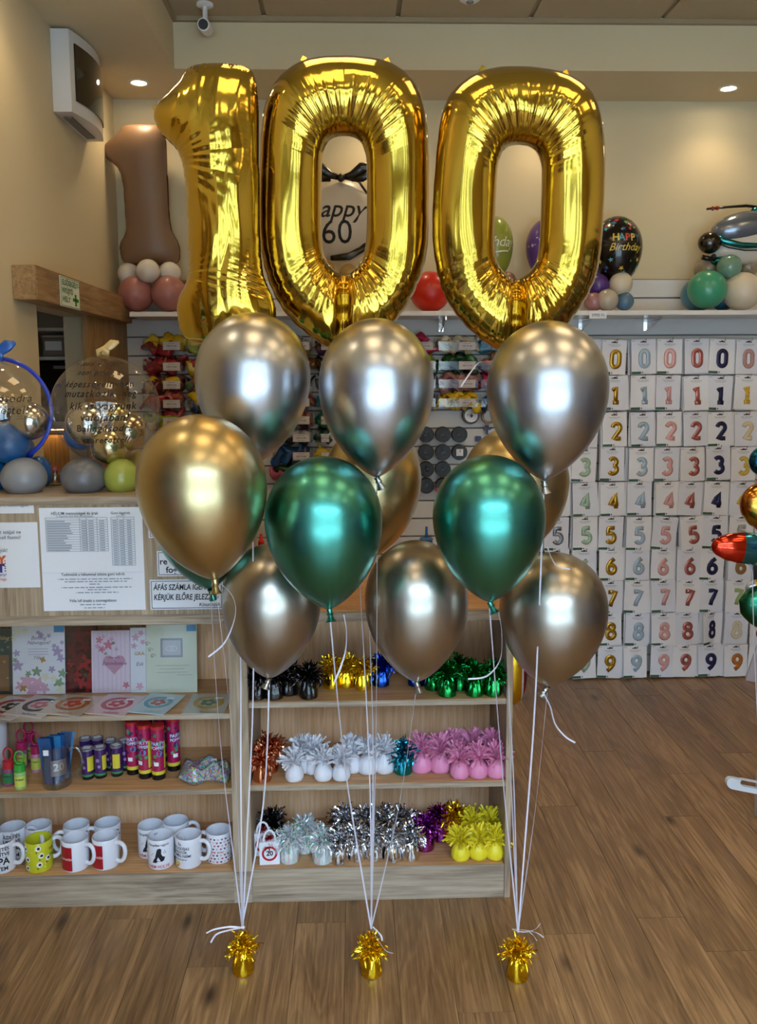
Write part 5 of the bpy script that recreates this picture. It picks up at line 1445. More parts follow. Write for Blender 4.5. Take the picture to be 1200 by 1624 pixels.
row(Z3, [(432, 1338)], 'dark', 'dense', ['dark tinsel weight behind the gift bags'], 1.05)
row(Z3, [(459, 1364), (484, 1348), (511, 1365)], 'iridescent', 'dense', 'iridescent tinsel weight on the bottom shelf, %s', 1.0)
row(Z3, [(538, 1366), (566, 1361), (594, 1360), (623, 1362), (650, 1360)], 'silver', 'dense', 'silver tinsel weight in front on the bottom shelf, %s', 1.0)
row(Z3, [(545, 1336), (579, 1338), (612, 1336), (641, 1338)], 'silver', 'dense', 'silver tinsel weight in the rear row, %s', 1.12)
row(Z3, [(674, 1345), (698, 1330)], 'purple', 'dense', ['purple tinsel weight in front', 'purple tinsel weight in the rear'], 1.0)
row(Z3, [(730, 1361), (758, 1359), (784, 1359)], 'yellow', 'fringe', 'yellow fringed weight in front, %s', .98)
row(Z3, [(748, 1338), (776, 1337)], 'yellow', 'fringe', ['yellow fringed weight in the rear row, left', 'yellow fringed weight in the rear row, right'], 1.1)
row(Z3, [(722, 1334)], 'gold', 'dense', ['gold tinsel weight behind the yellow ones'], 1.12)
# little gift bags with a speed sign
SIGNR = mat('sign_red', '#b81a22', .45)
for k, (px, py, lb, Yo) in enumerate(((426, 1379, 'white gift bag with red speed sign twenty, in front', 0), (415, 1366, 'white gift bag half hidden behind the front gift bag', .05))):
    p = atz(px, py, Z3); s_ = mpp(p)
    t = thing('gift_bag', lb, 'gift bag', (p.x, YC+.035+Yo, Z3), rot=(0, 0, R(4)), group='gift bags on the bottom shelf')
    w, h = .031, .074
    MB().box(-w, w, -.014, .014, 0, h, .001).build('bag', PAPER, t)
    MB().lathe([(.0175, 0), (.024, 0)], 32, axis='y', caps=False, c=(0, -.0148, h*.5)).build('sign_ring', SIGNR, t)
    lettering(t, '20', (0, -.0148, h*.5), .021, INK, bold=.03)
    MB().tube([(-.018, -.006, h-.004)]+[(.018*math.cos(R(a)), -.006, h+.004+.03*math.sin(R(a))) for a in range(180, -1, -20)][0:]+[(.018, -.006, h-.004)], .0035, 8, flat=((0, 1, 0), .3)).build('handle', PAPER, t, smooth=True)
    put(TUFT[k], 'red_tinsel', foil('bag_red', (.5, .03, .04), .25), t, (0, .004, h-.02), scale=.6)

# ------------------------------------------------------------------ mugs
MUGW = mat('mug_white', '#e2e2ea', .15, coat=.4)
MR, MH = .0405, .096
MUG_BODY = MB().lathe([(0, .004), (.034, .004), (.036, 0), (.039, .002), (MR, .006), (MR, MH-.002), (MR-.0012, MH), (MR-.0035, MH-.001), (MR-.004, MH-.006), (MR-.004, .012), (.03, .008), (0, .008)], 40, caps=False).mesh('mug_body', MUGW, 50)
hp = [(MR-.002, 0, .077), (MR+.012, 0, .081), (MR+.026, 0, .072), (MR+.030, 0, .052), (MR+.024, 0, .031), (MR+.012, 0, .021), (MR-.002, 0, .022)]
MUG_H = MB().tube(catmull(hp, 22), .0066, 10, flat=((0, 1, 0), 1.0)).mesh('handle', MUGW, True)
def cyl_patch(b, a0, a1, z0, z1, rr=MR+.0006, n=12):
    vs = []; fs = []
    for i in range(n+1):
        a = a0+(a1-a0)*i/n
        vs += [(rr*math.sin(a), -rr*math.cos(a), z0), (rr*math.sin(a), -rr*math.cos(a), z1)]
    for i in range(n): fs.append((2*i, 2*i+2, 2*i+3, 2*i+1))
    return b.add(vs, fs)
def cyl_disc(b, a, z, r_, rr=MR+.001, n=14, sq=1.0, pts=None):
    pts = pts or [(r_*math.cos(2*math.pi*i/n), r_*sq*math.sin(2*math.pi*i/n)) for i in range(n)]
    return b.add([(rr*math.sin(a+x/rr), -rr*math.cos(a+x/rr), z+y) for x, y in pts], [tuple(range(len(pts)))])
REDP = spotted('mug_red_print', '#a3141f', '#c8505a', 160, thr=.16); REDT = mat('mug_red_text', '#b32a3a', .5)
LIMEP = mat('mug_lime', '#c8c82a', .25, coat=.3)
def heart(r_): return [(r_*math.sin(t)**3, r_*(.8125*math.cos(t)-.3125*math.cos(2*t)-.125*math.cos(3*t)-.06*math.cos(4*t))) for t in [2*math.pi*i/16 for i in range(16)]][::-1]
def mug(px, pyb, ha, label, design):
    """px: axis in the photograph, pyb: lowest visible point of the base; ha: handle direction (0 = right, -90 = towards viewer)"""
    p = atz(px, pyb-10.5, .1025); p.y = min(max(p.y, YC+.045), YBK-.046)
    x = p.x
    t = thing('mug', label, 'mug', (x, p.y, .1025), group='printed mugs on the bottom shelf')
    va = math.atan2(x, p.y)                     # turn towards the viewer
    put(MUG_BODY, 'mug_body', LIMEP if design == 'lime' else MUGW, t)
    put(MUG_H, 'handle', MUGW, t, rot=(0, 0, R(ha)))
    rr = MR+.0009
    def tx(s_, a, z, size, m=INK, bold=.02, shear=0, asp=1, al='CENTER'): lettering(t, s_, (0, 0, 0), size, m, wrap=('cyl', rr, a, z), bold=bold, shear=shear, aspect=asp, align=al)
    if design == 'papa':
        for s_, z, sz in (('KÜLDETÉS', .080, .0155), ('TELJESÍTVE', .064, .0155), ('PAPA', .041, .030), ('LETTEM', .018, .0175)): tx(s_, .1, z, sz, bold=.03, asp=.95)
        cyl_patch(MB(), -.7, .95, .0545, .0555, rr).build('print_line', INK, t)
    elif design == 'lime':
        wd, bk, rd, dt = MB(), MB(), MB(), MB()
        for k, (a, z) in enumerate(((-.75, .078), (.3, .082), (.5, .058), (-.55, .046), (.35, .03), (-.6, .018), (1.0, .045))):
            cyl_disc(wd, a, z, .0085, MR+.0008); cyl_disc(bk, a+.03, z, .0045, MR+.0014)
            cyl_disc(rd, a-.12, z-.012, .003, MR+.0010)
        for k in range(16): cyl_disc(dt, prg.uniform(-1.3, 1.3), prg.uniform(.012, .088), .0022, MR+.0006, 8)
        dt.build('printed_spots', mat('mug_lime_light', '#d6da7a', .3), t); wd.build('printed_eyes', mat('mug_eye_white', '#f0f0e6', .3), t); bk.build('printed_pupils', INK, t); rd.build('printed_tongues', mat('mug_tongue', '#8a4a2a', .4), t)
        tx('HA', 1.35, .07, .014); tx('DE', 1.35, .05, .014)
    elif design == 'red':
        cyl_patch(MB(), -1.25, .05, .007, .083, MR+.0006, 16).build('printed_panel', REDP, t)
        tx('szeretlek', -.45, .045, .013, mat('mug_pale_text', '#e8c8c8', .4), bold=.008, shear=.25)
    elif design == 'nyug':
        tx('Nyugdíjas vagyok', .05, .083, .0095, bold=.015, shear=.1)
        b = MB()
        cyl_disc(b, 0, 0, 0, MR+.001, pts=[(-.006+.0, .030), (.012, .030), (.018, .033), (.022, .044), (.014, .047), (.010, .055), (.011, .070), (.005, .073), (-.002, .070), (-.005, .060), (-.008, .048), (-.010, .036)])
        cyl_disc(b, 0, 0, 0, MR+.001, pts=[(-.018, .026), (-.004, .026), (-.004, .034), (-.010, .042), (-.014, .036)])
        for dx_, z in ((-.016, .055), (-.02, .05), (.02, .064), (.023, .058), (.018, .058)): cyl_disc(b, dx_/MR, z, .0016, MR+.001, 6)
        b.build('printed_figure', INK, t)
        tx('NEM HÜLYE', .05, .013, .0125, REDT, bold=.02)
    elif design == 'en':
        for s_, z in (('Én', .082), ('NYUGDÍJAS', .069), ('VAGYOK', .057), ('DE MÉG NEM!', .045)): tx(s_, -.5, z, .0118, bold=.02)
        tx('szóljatok bátran', -.5, .034, .007, bold=.015, shear=.2)
        cyl_disc(MB(), -.72, .018, .0085).build('printed_smiley', mat('smiley_yellow', '#e0b62c', .4), t)
        cyl_disc(MB(), -.72, .013, .0035, MR+.0014).build('printed_mouth', REDT, t)
    elif design == 'heart':
        hr, hb, ho = MB(), MB(), MB()
        for j in range(8):
            for k in range(-4, 5):
                z = .010+j*.0104
                if j == 3 and abs(k) < 4: continue
                b = (hr, hb, ho)[(j*2+k) % 3]
                cyl_disc(b, k*.29+(.1 if j % 2 else 0), z, 0, MR+.0008, pts=heart(.0036))
        hr.build('printed_hearts', REDT, t)['kind'] = 'stuff'; hb.build('printed_hearts', mat('dark_heart', '#2a1a24', .5), t)['kind'] = 'stuff'; ho.build('printed_hearts', mat('pale_heart', '#c9a8b4', .5), t)['kind'] = 'stuff'
        tx('love you', -.1, .042, .014, REDT, bold=.012, shear=.2)
    elif design == 'plain':
        tx('papa', 1.0, .08, .011); tx('mama', 1.1, .065, .011)
    return t
mug(22, 1366, 20, 'white mug with papa lettering in the rear at the far left', 'papa')
mug(3, 1389, -8, 'white mug with papa lettering cut by the left edge', 'papa')
mug(63, 1363, -60, 'plain white mug behind the lime mug', 'plain')
mug(60, 1391, 35, 'lime green mug with funny printed eyes', 'lime')
mug(123, 1362, 205, 'white mug with dark band in the rear behind the left red mug', 'plain')
mug(121, 1384, -22, 'white mug with red panel beside the lime mug', 'red')
mug(172, 1359, 190, 'plain white mug behind the right red panel mug', 'plain')
mug(169, 1381, -20, 'white mug with red panel, right of its twin', 'red')
mug(240, 1363, 110, 'white mug with black boot print in the rear', 'nyug')
mug(256, 1380, 25, 'white mug with black boot print in front', 'nyug')
mug(280, 1356, 15, 'white mug in the rear between the lettered mugs', 'plain')
mug(300, 1379, -15, 'white mug with black lettering and a smiley', 'en')
mug(348, 1371, 168, 'white mug covered in rows of small hearts', 'heart')

# ------------------------------------------------------------------ middle left shelf: party goods
ZM = .3705
def stand(px, py, z=ZM):
    p = atz(px, py, z); p.y = min(max(p.y, YC+.02), YBK-.03); return Vector((p.x, p.y, z))
# confetti cannons
PURP = mat('popper_purple', '#3d1f5c', .25, coat=.4); MAGN = mat('popper_magenta', '#a8174e', .25, coat=.4); YELB = mat('popper_yellow', '#d8c83a', .35); GRNB = mat('popper_teal', '#3f8a5a', .35)
def popper(px, py, r_, h, label, big, turn):
    p = stand(px, py)
    t = thing('party_popper', label, 'party popper', p, rot=(0, 0, R(turn)), group='large party poppers' if big else 'small party poppers')
    MB().lathe([(0, 0), (r_*.96, 0), (r_*.98, .002), (r_*.98, h*.1), (0, h*.1)], 24).build('base', BLACK, t, smooth=40)
    MB().lathe([(r_, h*.1), (r_, h*.165)], 24, caps=False).build('base_band', YELB if big else GRNB, t, smooth=40)
    tb = MB().lathe([(r_*.995, h*.165), (r_*.995, h*.96), (0, h*.96)], 24, caps=False).build('tube', MAGN if big else PURP, t, smooth=40)
    MB().lathe([(r_*1.01, h*.94), (r_*1.02, h*.955), (r_*1.01, h), (r_*.9, h), (0, h*.985)], 24, caps=False).build('cap', mat('popper_red', '#c02a2a', .3) if big else mat('popper_silver_cap', '#9a94a0', .3, metal=.5), t, smooth=40)
    rr = r_*1.012
    if big:
        b = MB(); g_ = MB(); q = MB()
        for k in range(9):
            cyl_disc(b, prg.uniform(-1.4, 1.4), h*prg.uniform(.4, .85), .005, rr, 8)
        for k in range(7): cyl_disc(g_, prg.uniform(-1.4, 1.4), h*prg.uniform(.3, .85), .006, rr*1.002, 8)
        cyl_disc(q, .15, h*.5, .0095, rr*1.006, 18)
        b.build('printed_streamers', PURP, tb)['kind'] = 'stuff'; g_.build('printed_streamers', GRNB, tb)['kind'] = 'stuff'; q.build('printed_badge', mat('badge_blue', '#5a7ab0', .4), tb)
        lettering(tb, 'PARTY', (0, 0, 0), .015, mat('popper_letter', '#b6c3e6', .4), wrap=('cyl', rr*1.008, -.1, h*.68), bold=.03)
        lettering(tb, 'POPPER', (0, 0, 0), .013, mat('popper_letter', '#b6c3e6', .4), wrap=('cyl', rr*1.008, -.1, h*.6), bold=.03)
        cyl_patch(MB(), .9, 1.9, h*.2, h*.7, rr).build('printed_panel', YELB, tb)
        cyl_patch(MB(), -.7, .0, h*.27, h*.34, rr*1.004).build('price_sticker', PAPER, tb)
    else:
        cyl_patch(MB(), .25, 1.5, h*.28, h*.75, rr).build('printed_panel', YELB, tb)
        b = MB(); cyl_disc(b, -.5, h*.6, .006, rr); cyl_disc(b, -.3, h*.4, .005, rr); b.build('printed_stars', mat('lilac_print', '#9a7ab8', .4), tb)
        MB().box(-r_*.6, r_*.6, -r_*.5, r_*.5, h*1.0, h*1.004).build('price_sticker', PAPER, t)
for k, (px, py, a) in enumerate(((137, 1216, 10), (156, 1215, 30), (177, 1219, 0), (198, 1219, 40), (140, 1233, 0), (160, 1231, 20), (186, 1228, -40))):
    popper(px, py, .0185, .098, 'small purple party popper, %s, %s' % ('rear row' if k < 4 else 'front row', ORDN[k if k < 4 else k-4]), False, a)
for k, (px, py, a) in enumerate(((233, 1208, 0), (256, 1206, 20), (212, 1225, 10), (276, 1219, 50), (231, 1231, -10), (252, 1233, 15))):
    popper(px, py, .0212, .172, ['tall magenta party popper at the back, left', 'tall magenta party popper at the back, right', 'tall magenta party popper leftmost beside the small ones', 'tall magenta party popper with yellow panel, rightmost', 'tall magenta party popper in front, left', 'tall magenta party popper in front, right'][k], True, a)
# soap bubble bottles
def soap(px, py, cc, lc, label, h=.075, s_=1.0):
    p = stand(px, py)
    t = thing('bubble_bottle', label, 'bubble bottle', p, rot=(0, 0, R(prg.uniform(-15, 15))), group='soap bubble bottles')
    r_ = .0175*s_
    MB().lathe([(0, 0), (r_*.95, 0), (r_, .004), (r_, h*.62), (r_*.92, h*.7), (0, h*.7)], 20).build('bottle', mat('soap_'+lc[1:], lc, .25), t, smooth=40)
    MB().lathe([(r_*.95, h*.7), (r_*.97, h*.72), (r_*.95, h*.98), (r_*.85, h), (0, h)], 20, caps=False).build('cap', mat('soapcap_'+cc[1:], cc, .3), t, smooth=40)
    MB().tube([(r_*.75*math.sin(R(a)), 0, h+.020*s_-.020*s_*math.cos(R(a))) for a in range(0, 360, 24)], .0028, 8, closed=True).build('wand_ring', mat('soapcap_'+cc[1:], cc, .3), t, smooth=True)
    cyl_patch(MB(), -1.0, 1.0, h*.12, h*.55, r_*1.02, 10).build('label', mat('soaplabel_'+cc[1:], '#c9d25a' if cc != '#c02a34' else '#2f7a4a', .4), t)
    lettering(t, 'BUBBLE', (0, 0, 0), .007, INK, wrap=('cyl', r_*1.04, 0, h*.42), bold=.02)
soap(15, 1244, '#c02a34', '#8a4a6a', 'soap bubble bottle with red cap in front', .078)
soap(33, 1249, '#3fa83c', '#9fbf7a', 'soap bubble bottle with bright green cap', .076)
soap(59, 1222, '#b8285e', '#c88aa8', 'soap bubble bottle with pink cap beside the glass mug', .085)
soap(36, 1216, '#b8285e', '#a06a8a', 'soap bubble bottle with pink cap in the rear, right', .085)
soap(48, 1206, '#b8285e', '#a06a8a', 'soap bubble bottle with pink cap at the very back', .095)
# beer mug with sachets
p = stand(91, 1244); GLM = clear_mat('beer_glass', (.86, .9, .93), .03, .9, .12, .8)
t = thing('beer_mug', 'glass beer mug with a pewter badge twenty', 'beer mug', p)
MB().lathe([(0, 0), (.04, 0), (.043, .004), (.0415, .02), (.041, .125), (.043, .133), (.0405, .133), (.038, .125), (.038, .016), (0, .012)], 32, caps=False).build('glass_body', GLM, t, smooth=50)
MB().tube(catmull([(.041, 0, .112), (.062, 0, .118), (.076, 0, .095), (.076, 0, .06), (.062, 0, .035), (.041, 0, .033)], 20), .0075, 10).build('glass_handle', GLM, t, smooth=True)
bd = MB(); cyl_patch(bd, -.05, 1.05, .045, .095, .0428, 12).build('badge', mat('pewter', (.32, .32, .34), .45, metal=.9), t)
lettering(t, '20', (0, 0, 0), .032, mat('pewter_light', (.6, .6, .62), .3, metal=.9), wrap=('cyl', .0436, .5, .072), bold=.03)
for k in range(6):
    b = MB().box(-.021, .021, -.0022, .0022, 0, .145, .001)
    s_ = b.build('sachet', [mat('sachet_blue', '#1a4f8a', .25, coat=.4), mat('sachet_navy', '#15345e', .25, coat=.4), mat('sachet_sky', '#2a76ac', .25, coat=.4)][k % 3])
    s_.location = p+Vector((-.012+.005*k-.006*(k % 2), -.022+.009*k, .013)); s_.rotation_euler = (0, R(-6+3*k), R(-12+6*k))
    tag(s_, 'blue sachet standing in the glass mug, %s' % ['foremost', 'second', 'third', 'fourth', 'fifth', 'rearmost'][k], 'sachet', 'sachets in the beer mug')
st_ = MB().box(-.008, .008, -.0007, 0, 0, .017).build('price_sticker', PAPER, t, loc=(-.014, -.0425, .112)); 
# white container at the left edge and small tumbler
p = stand(-14, 1222)
t = thing('white_canister', 'white cylindrical canister at the left edge', 'canister', p)
MB().lathe([(0, 0), (.05, 0), (.052, .004), (.055, .165), (.053, .17), (0, .17)], 32).build('body', MUGW, t, smooth=40)
MB().lathe([(0, .17), (.056, .17), (.056, .178), (.054, .18), (0, .18)], 32).build('lid', MUGW, t, smooth=40)
p = stand(-3, 1249)
t = thing('glass_tumbler', 'small clear tumbler at the left edge', 'glass', p)
MB().lathe([(0, 0), (.014, 0), (.018, .066), (.0165, .066), (.0125, .006), (0, .006)], 24, caps=False).build('tumbler', GLM, t, smooth=50)
# bag of confetti
p = stand(322, 1243); p.y = YC+.075
t = thing('confetti_bag', 'clear bag of mixed confetti beside the tall poppers', 'confetti bag', p)
vs, fs = [], []
n, m_ = 26, 14
for sgn in (1, -1):
    base = len(vs)
    for i in range(n+1):
        for j in range(m_+1):
            u_, v_ = i/n*2-1, j/m_*2-1
            e = max(0, (1-u_**4)*(1-v_**4))
            h_ = .03*e**.6*(1+.35*math.sin(u_*7+v_*3)+.25*math.sin(v_*8-u_*2))
            x = u_*.078; y = v_*.055+.012*math.sin(u_*4)-.01*u_
            vs.append((x, y, .016+(h_ if sgn > 0 else -min(h_*.6, .0155))+.012*u_*0))
    for i in range(n):
        for j in range(m_):
            a = base+i*(m_+1)+j; q = (a, a+m_+1, a+m_+2, a+1); fs.append(q if sgn > 0 else q[::-1])
MB().add(vs, fs).build('confetti', voro_colors('confetti_mix', 1.0, 300, .8), t, smooth=True)
MB().add([(v[0]*1.03, v[1]*1.04, v[2]*1.02+.0012) for v in vs], fs).build('film', clear_mat('confetti_film', (.9, .9, .9), .08, .7, .05, .4), t, smooth=True)
MB().box(-.009, .009, -.008, .008, 0, .0008).build('price_sticker', PAPER, t, loc=(.028, -.005, .056), rot=(.3, 0, .2))

# ------------------------------------------------------------------ upper left shelf: greeting cards and flat packs
ZU = .6075
FILM = clear_mat('card_film', (.98, .98, .98), .05, .9, .05, .35)
def flower(b, x, z, r_, y, seed=0, petals=5):
    rg = random.Random(seed); k = petals*4; pts = []
    ph = rg.uniform(0, 6)
    for i in range(k):
        a = 2*math.pi*i/k; q = r_*(.72+.28*math.cos(petals*a+ph)); pts.append((x+q*math.cos(a), y, z+q*math.sin(a)))
    b.add(pts, [tuple(range(k))])
def card(px0, px1, py0, py1, label, m, Yb, lean=.10):
    a = at(px0, py1, Yb); b = at(px1, py1, Yb); w = b.x-a.x
    h = (py1-py0)*mpp(a)*1.03
    t = thing('greeting_card', label, 'greeting card', (a.x, Yb, ZU+.0005), rot=(-lean, 0, 0), group='greeting cards on the upper shelf')
    MB().box(0, w, -.0015, .0015, 0, h).build('card', m, t)
    MB().box(-.002, w+.002, -.0032, -.0030, 0, h+.003).build('film', FILM, t)
    return t, w, h
YCARD = atz(60, 1101, ZU).y
def blobs(t, w, h, spec, y=-.002):
    for nm, m, items in spec:
        b = MB()
        for k, (x, z, r_) in enumerate(items): flower(b, x*w, z*h, r_*w, y-.00003*k, k)
        b.build(nm, m, t)
LIL, PNKP, GRNP, CRMP = mat('print_lilac', '#a694b8', .5), mat('print_pink', '#cfa0b4', .5), mat('print_green', '#7c9a78', .5), mat('print_cream', '#d9d5b8', .5)
t, w, h = card(-40, 20, 1000, 1101, 'dark green greeting card cut by the left edge', mat('card_darkgreen', '#263a36', .5), YCARD+.004)
MB().box(w*.55, w*.92, -.002, -.0016, h*.05, h*.6).build('printed_panel', mat('card_brown', '#7a5636', .5), t)
blobs(t, w, h, [('printed_stars', mat('print_gold', '#c4a45a', .4), [(.8, .5, .05), (.88, .25, .03)]), ('printed_sprig', mat('print_teal', '#4f7a72', .5), [(.75, .68, .06), (.9, .72, .05), (.84, .8, .04)])])
lettering(t, 'Boldog', (w*.72, -.002, h*.86), .018, mat('print_gold', '#c4a45a', .4), shear=.3)
t, w, h = card(21, 104, 997, 1103, 'white greeting card with lilac flowers and butterflies', mat('card_pale', '#d9d9df', .45), YCARD)
blobs(t, w, h, [('printed_leaves', GRNP, [(.46, .33, .11), (.88, .16, .12), (.95, .3, .1), (.05, .5, .06), (.3, .3, .07)]), ('printed_lilac', LIL, [(.86, .62, .12), (.92, .52, .09), (.55, .86, .07), (.5, .9, .05), (.7, .85, .05), (.08, .6, .08), (.1, .42, .12), (.8, .7, .06), (.75, .36, .08), (.95, .75, .05)]),
                ('printed_cream', CRMP, [(.1, .92, .1), (.25, .93, .07), (.03, .82, .06), (.9, .07, .1), (.62, .25, .1), (.78, .23, .08)]), ('printed_pink', PNKP, [(.28, .2, .16), (.48, .16, .15), (.38, .07, .17), (.6, .08, .12), (.15, .12, .12)])])
bf = MB(); flower(bf, w*.58, h*.5, .011, -.0026, 3, 4); flower(bf, w*.2, h*.09, .013, -.0026, 5, 4); bf.build('printed_butterflies', mat('print_ochre', '#b58a3c', .5), t)
for s_, z, sz in (('Boldog', .82, .017), ('Névnapot!', .75, .017), ('Tőled.', .53, .014)): lettering(t, s_, (w*.5, -.0024, h*z), sz, mat('print_plum', '#5a4668', .5), shear=.35)
g = MB()
for z in (.66, .62, .58): g.box(w*.3, w*.68, -.0024, -.0021, h*z-.0008, h*z+.0008)
g.build('printed_lines', LIL, t)
def blue_tab(t, w, h): 
    tb = MB().box(w*.80, w*.99, -.0031, -.0024, h*.9, h*.995).build('blue_tab', mat('tab_blue', '#3a86b8', .4), t)
blue_tab(t, w, h)
t, w, h = card(106, 156, 995, 1097, 'dark card with red roses', mat('card_dark', '#2e1410', .4), YCARD+.010)
RR, RD = mat('print_rose', '#8e1522', .45), mat('print_rose_dark', '#5a0c16', .45)
blobs(t, w, h, [('printed_roses_dark', RD, [(.4, .85, .3), (.75, .9, .2), (.2, .65, .25), (.6, .7, .22), (.35, .5, .3), (.1, .3, .3), (.1, .1, .3)]), ('printed_roses', RR, [(.55, .45, .3), (.25, .28, .28), (.85, .32, .24), (.15, .45, .16), (.45, .15, .22), (.75, .12, .3)]), ('printed_highlights', mat('print_rose_light', '#b83a48', .45), [(.55, .48, .14), (.24, .3, .12), (.82, .34, .1), (.76, .14, .13)]), ('printed_leaves', mat('print_leaf', '#3a4a2a', .5), [(.85, .22, .14), (.6, .26, .1)])])
t, w, h = card(146, 210, 1001, 1097, 'pale pink wedding card with a large heart', mat('card_pink', '#d8c6d2', .45), YCARD+.004)
st2 = MB()
for k in range(9): st2.box(w*(.05+.11*k), w*(.075+.11*k), -.0018, -.0016, h*.02, h*.98)
st2.build('printed_stripes', mat('print_stripe', '#cdb9c8', .5), t)
MB().add([(w*.56+x*1.0, -.0021, h*.47+y) for x, y in heart(.036)], [tuple(range(16))]).build('printed_heart', mat('print_heart', '#c090a4', .5), t)
lettering(t, 'Esküvőtökre', (w*.56, -.0026, h*.47), .015, mat('print_plum', '#5a4668', .5), shear=.35, bold=.006)
lettering(t, 'SZERETETTEL', (w*.56, -.0026, h*.56), .0065, mat('print_plum', '#5a4668', .5))
blobs(t, w, h, [('printed_roses', mat('print_rose_pink', '#c67a88', .5), [(.42, .77, .14), (.26, .7, .1), (.2, .85, .1), (.85, .12, .1)]), ('printed_buds', PNKP, [(.15, .75, .08), (.5, .86, .08), (.3, .9, .06), (.62, .7, .06)]), ('printed_leaves', GRNP, [(.35, .63, .05), (.55, .8, .05)])], -.0028)
t, w, h = card(208, 236, 1000, 1100, 'white congratulation card with pink blossoms', mat('card_pale', '#d9d9df', .45), YCARD+.001)
blobs(t, w, h, [('printed_blossoms', PNKP, [(.3, .85, .25), (.6, .92, .2), (.2, .72, .2), (.7, .78, .18), (.5, .1, .25)])])
lettering(t, 'GRA', (w*.5, -.0022, h*.6), .016, mat('print_ochre', '#b58a3c', .5), bold=.01); lettering(t, 'Esk', (w*.5, -.0022, h*.44), .017, mat('print_plum', '#5a4668', .5), shear=.3)
t, w, h = card(233, 313, 994, 1099, 'cream wedding card with printed rings in a silver frame', mat('card_cream', '#cfd3c0', .45), YCARD-.004)
MB().box(w*.28, w*.72, -.0021, -.0017, h*.52, h*.80).build('printed_frame', mat('print_silver', '#8f939a', .35, metal=.4), t)
MB().box(w*.32, w*.68, -.0024, -.0021, h*.55, h*.77).build('printed_photo', mat('print_photo', '#b8b8bc', .5), t)
rg_ = MB()
for dx_ in (-.006, .006): rg_.tube([(w*.5+dx_+.011*math.cos(R(a)), -.0027, h*.65+.008*math.sin(R(a))) for a in range(0, 360, 24)], .0014, 6, closed=True, flat=((0, 1, 0), .2))
rg_.build('printed_rings', mat('print_ringsilver', '#d0d0d4', .3, metal=.5), t)
sc2 = MB()
for k in range(3):
    sc2.tube([(w*(.02+.05*k)+.010*math.exp(-.16*i)*math.cos(i*.7), -.0023, h*(.72-.09*k)+.010*math.exp(-.16*i)*math.sin(i*.7)) for i in range(16)], .0007, 5, flat=((0, 1, 0), .3))
sc2.build('printed_scrolls', mat('print_ink', '#4a4a4a', .5), t)
g = MB()
for z, a, b_ in ((.4, .18, .85), (.35, .25, .75), (.3, .2, .8), (.26, .6, .9)): g.box(w*a, w*b_, -.0024, -.0021, h*z-.0007, h*z+.0007)
g.build('printed_lines', mat('print_greyline', '#9a9c94', .5), t)
blue_tab(t, w, h)
# flat balloon packs lying on the shelf
def flat_pack(px0, px1, lab, cring, ccen, cbg, yaw=0, pyc=1117, dz=0, txt='balloon'):
    a = atz(px0, pyc+14, ZU); b = atz(px1, pyc+14, ZU)
    w = (b.x-a.x)*.98; d = .15
    t = thing('flat_balloon_pack', lab, 'balloon pack', ((a.x+b.x)/2, YC-.006, ZU+.0008+dz), rot=(R(1.0), 0, R(yaw)), group='flat balloon packs on the upper shelf')
    MB().box(-w/2, w/2, 0, d, 0, .0022).build('pouch', mat('flat_bg_'+cbg[1:], cbg, .25, coat=.4), t)
    MB().lathe([(w*.26, .0026), (w*.38, .0026)], 32, caps=False, c=(0, d*.55, 0)).build('printed_ring', mat('flat_ring_'+cring[1:], cring, .4), t)
    ce = MB()
    for k in range(5): 
        a_ = 2*math.pi*k/5; ce.lathe([(0, .0027), (w*.08, .0027)], 12, caps=False, c=(w*.13*math.cos(a_), d*.55+w*.13*math.sin(a_), .00002*k))
    ce.build('printed_balloons', mat('flat_cen_'+ccen[1:], ccen, .4), t)
    lettering(t, txt, (w*.12, d*.1, .0028), .017, mat('flat_ring_'+cring[1:], cring, .4), up=True, bold=.02)
    MB().box(-.012, .012, -.005, .005, .0028, .0032).build('price_sticker', PAPER, t, loc=(w*.2, d*.78, 0), rot=(0, 0, .15))
    MB().add([(-w/2-.004, -.003, .0036), (w/2+.004, -.003, .0036), (w/2+.004, d+.003, .0036), (-w/2-.004, d+.003, .0036)], [(0, 1, 2, 3)]).build('film', FILM, t)
flat_pack(-45, 32, 'flat balloon pack with red ring at the left edge', '#a02a30', '#3a3a3a', '#cfc8c4', -22)
flat_pack(5, 76, 'flat balloon pack with black and pink ring', '#3a2a30', '#c05a6a', '#d0c6c0', -18, dz=.002)
flat_pack(60, 132, 'flat balloon pack with orange ring', '#b8662a', '#c84a2a', '#c8b8a8', -14, dz=.004)
flat_pack(134, 202, 'flat balloon pack with pink ring', '#b84a5c', '#c83a3a', '#d8c0c0', -12, dz=.002)
flat_pack(202, 264, 'flat balloon pack with sky blue print', '#5aa0b8', '#b84a4a', '#b8ccd4', -14, dz=.004)
flat_pack(288, 356, 'flat balloon pack with yellow ring beside the upright', '#b89a3a', '#3f7a5a', '#b8b8ae', -3)
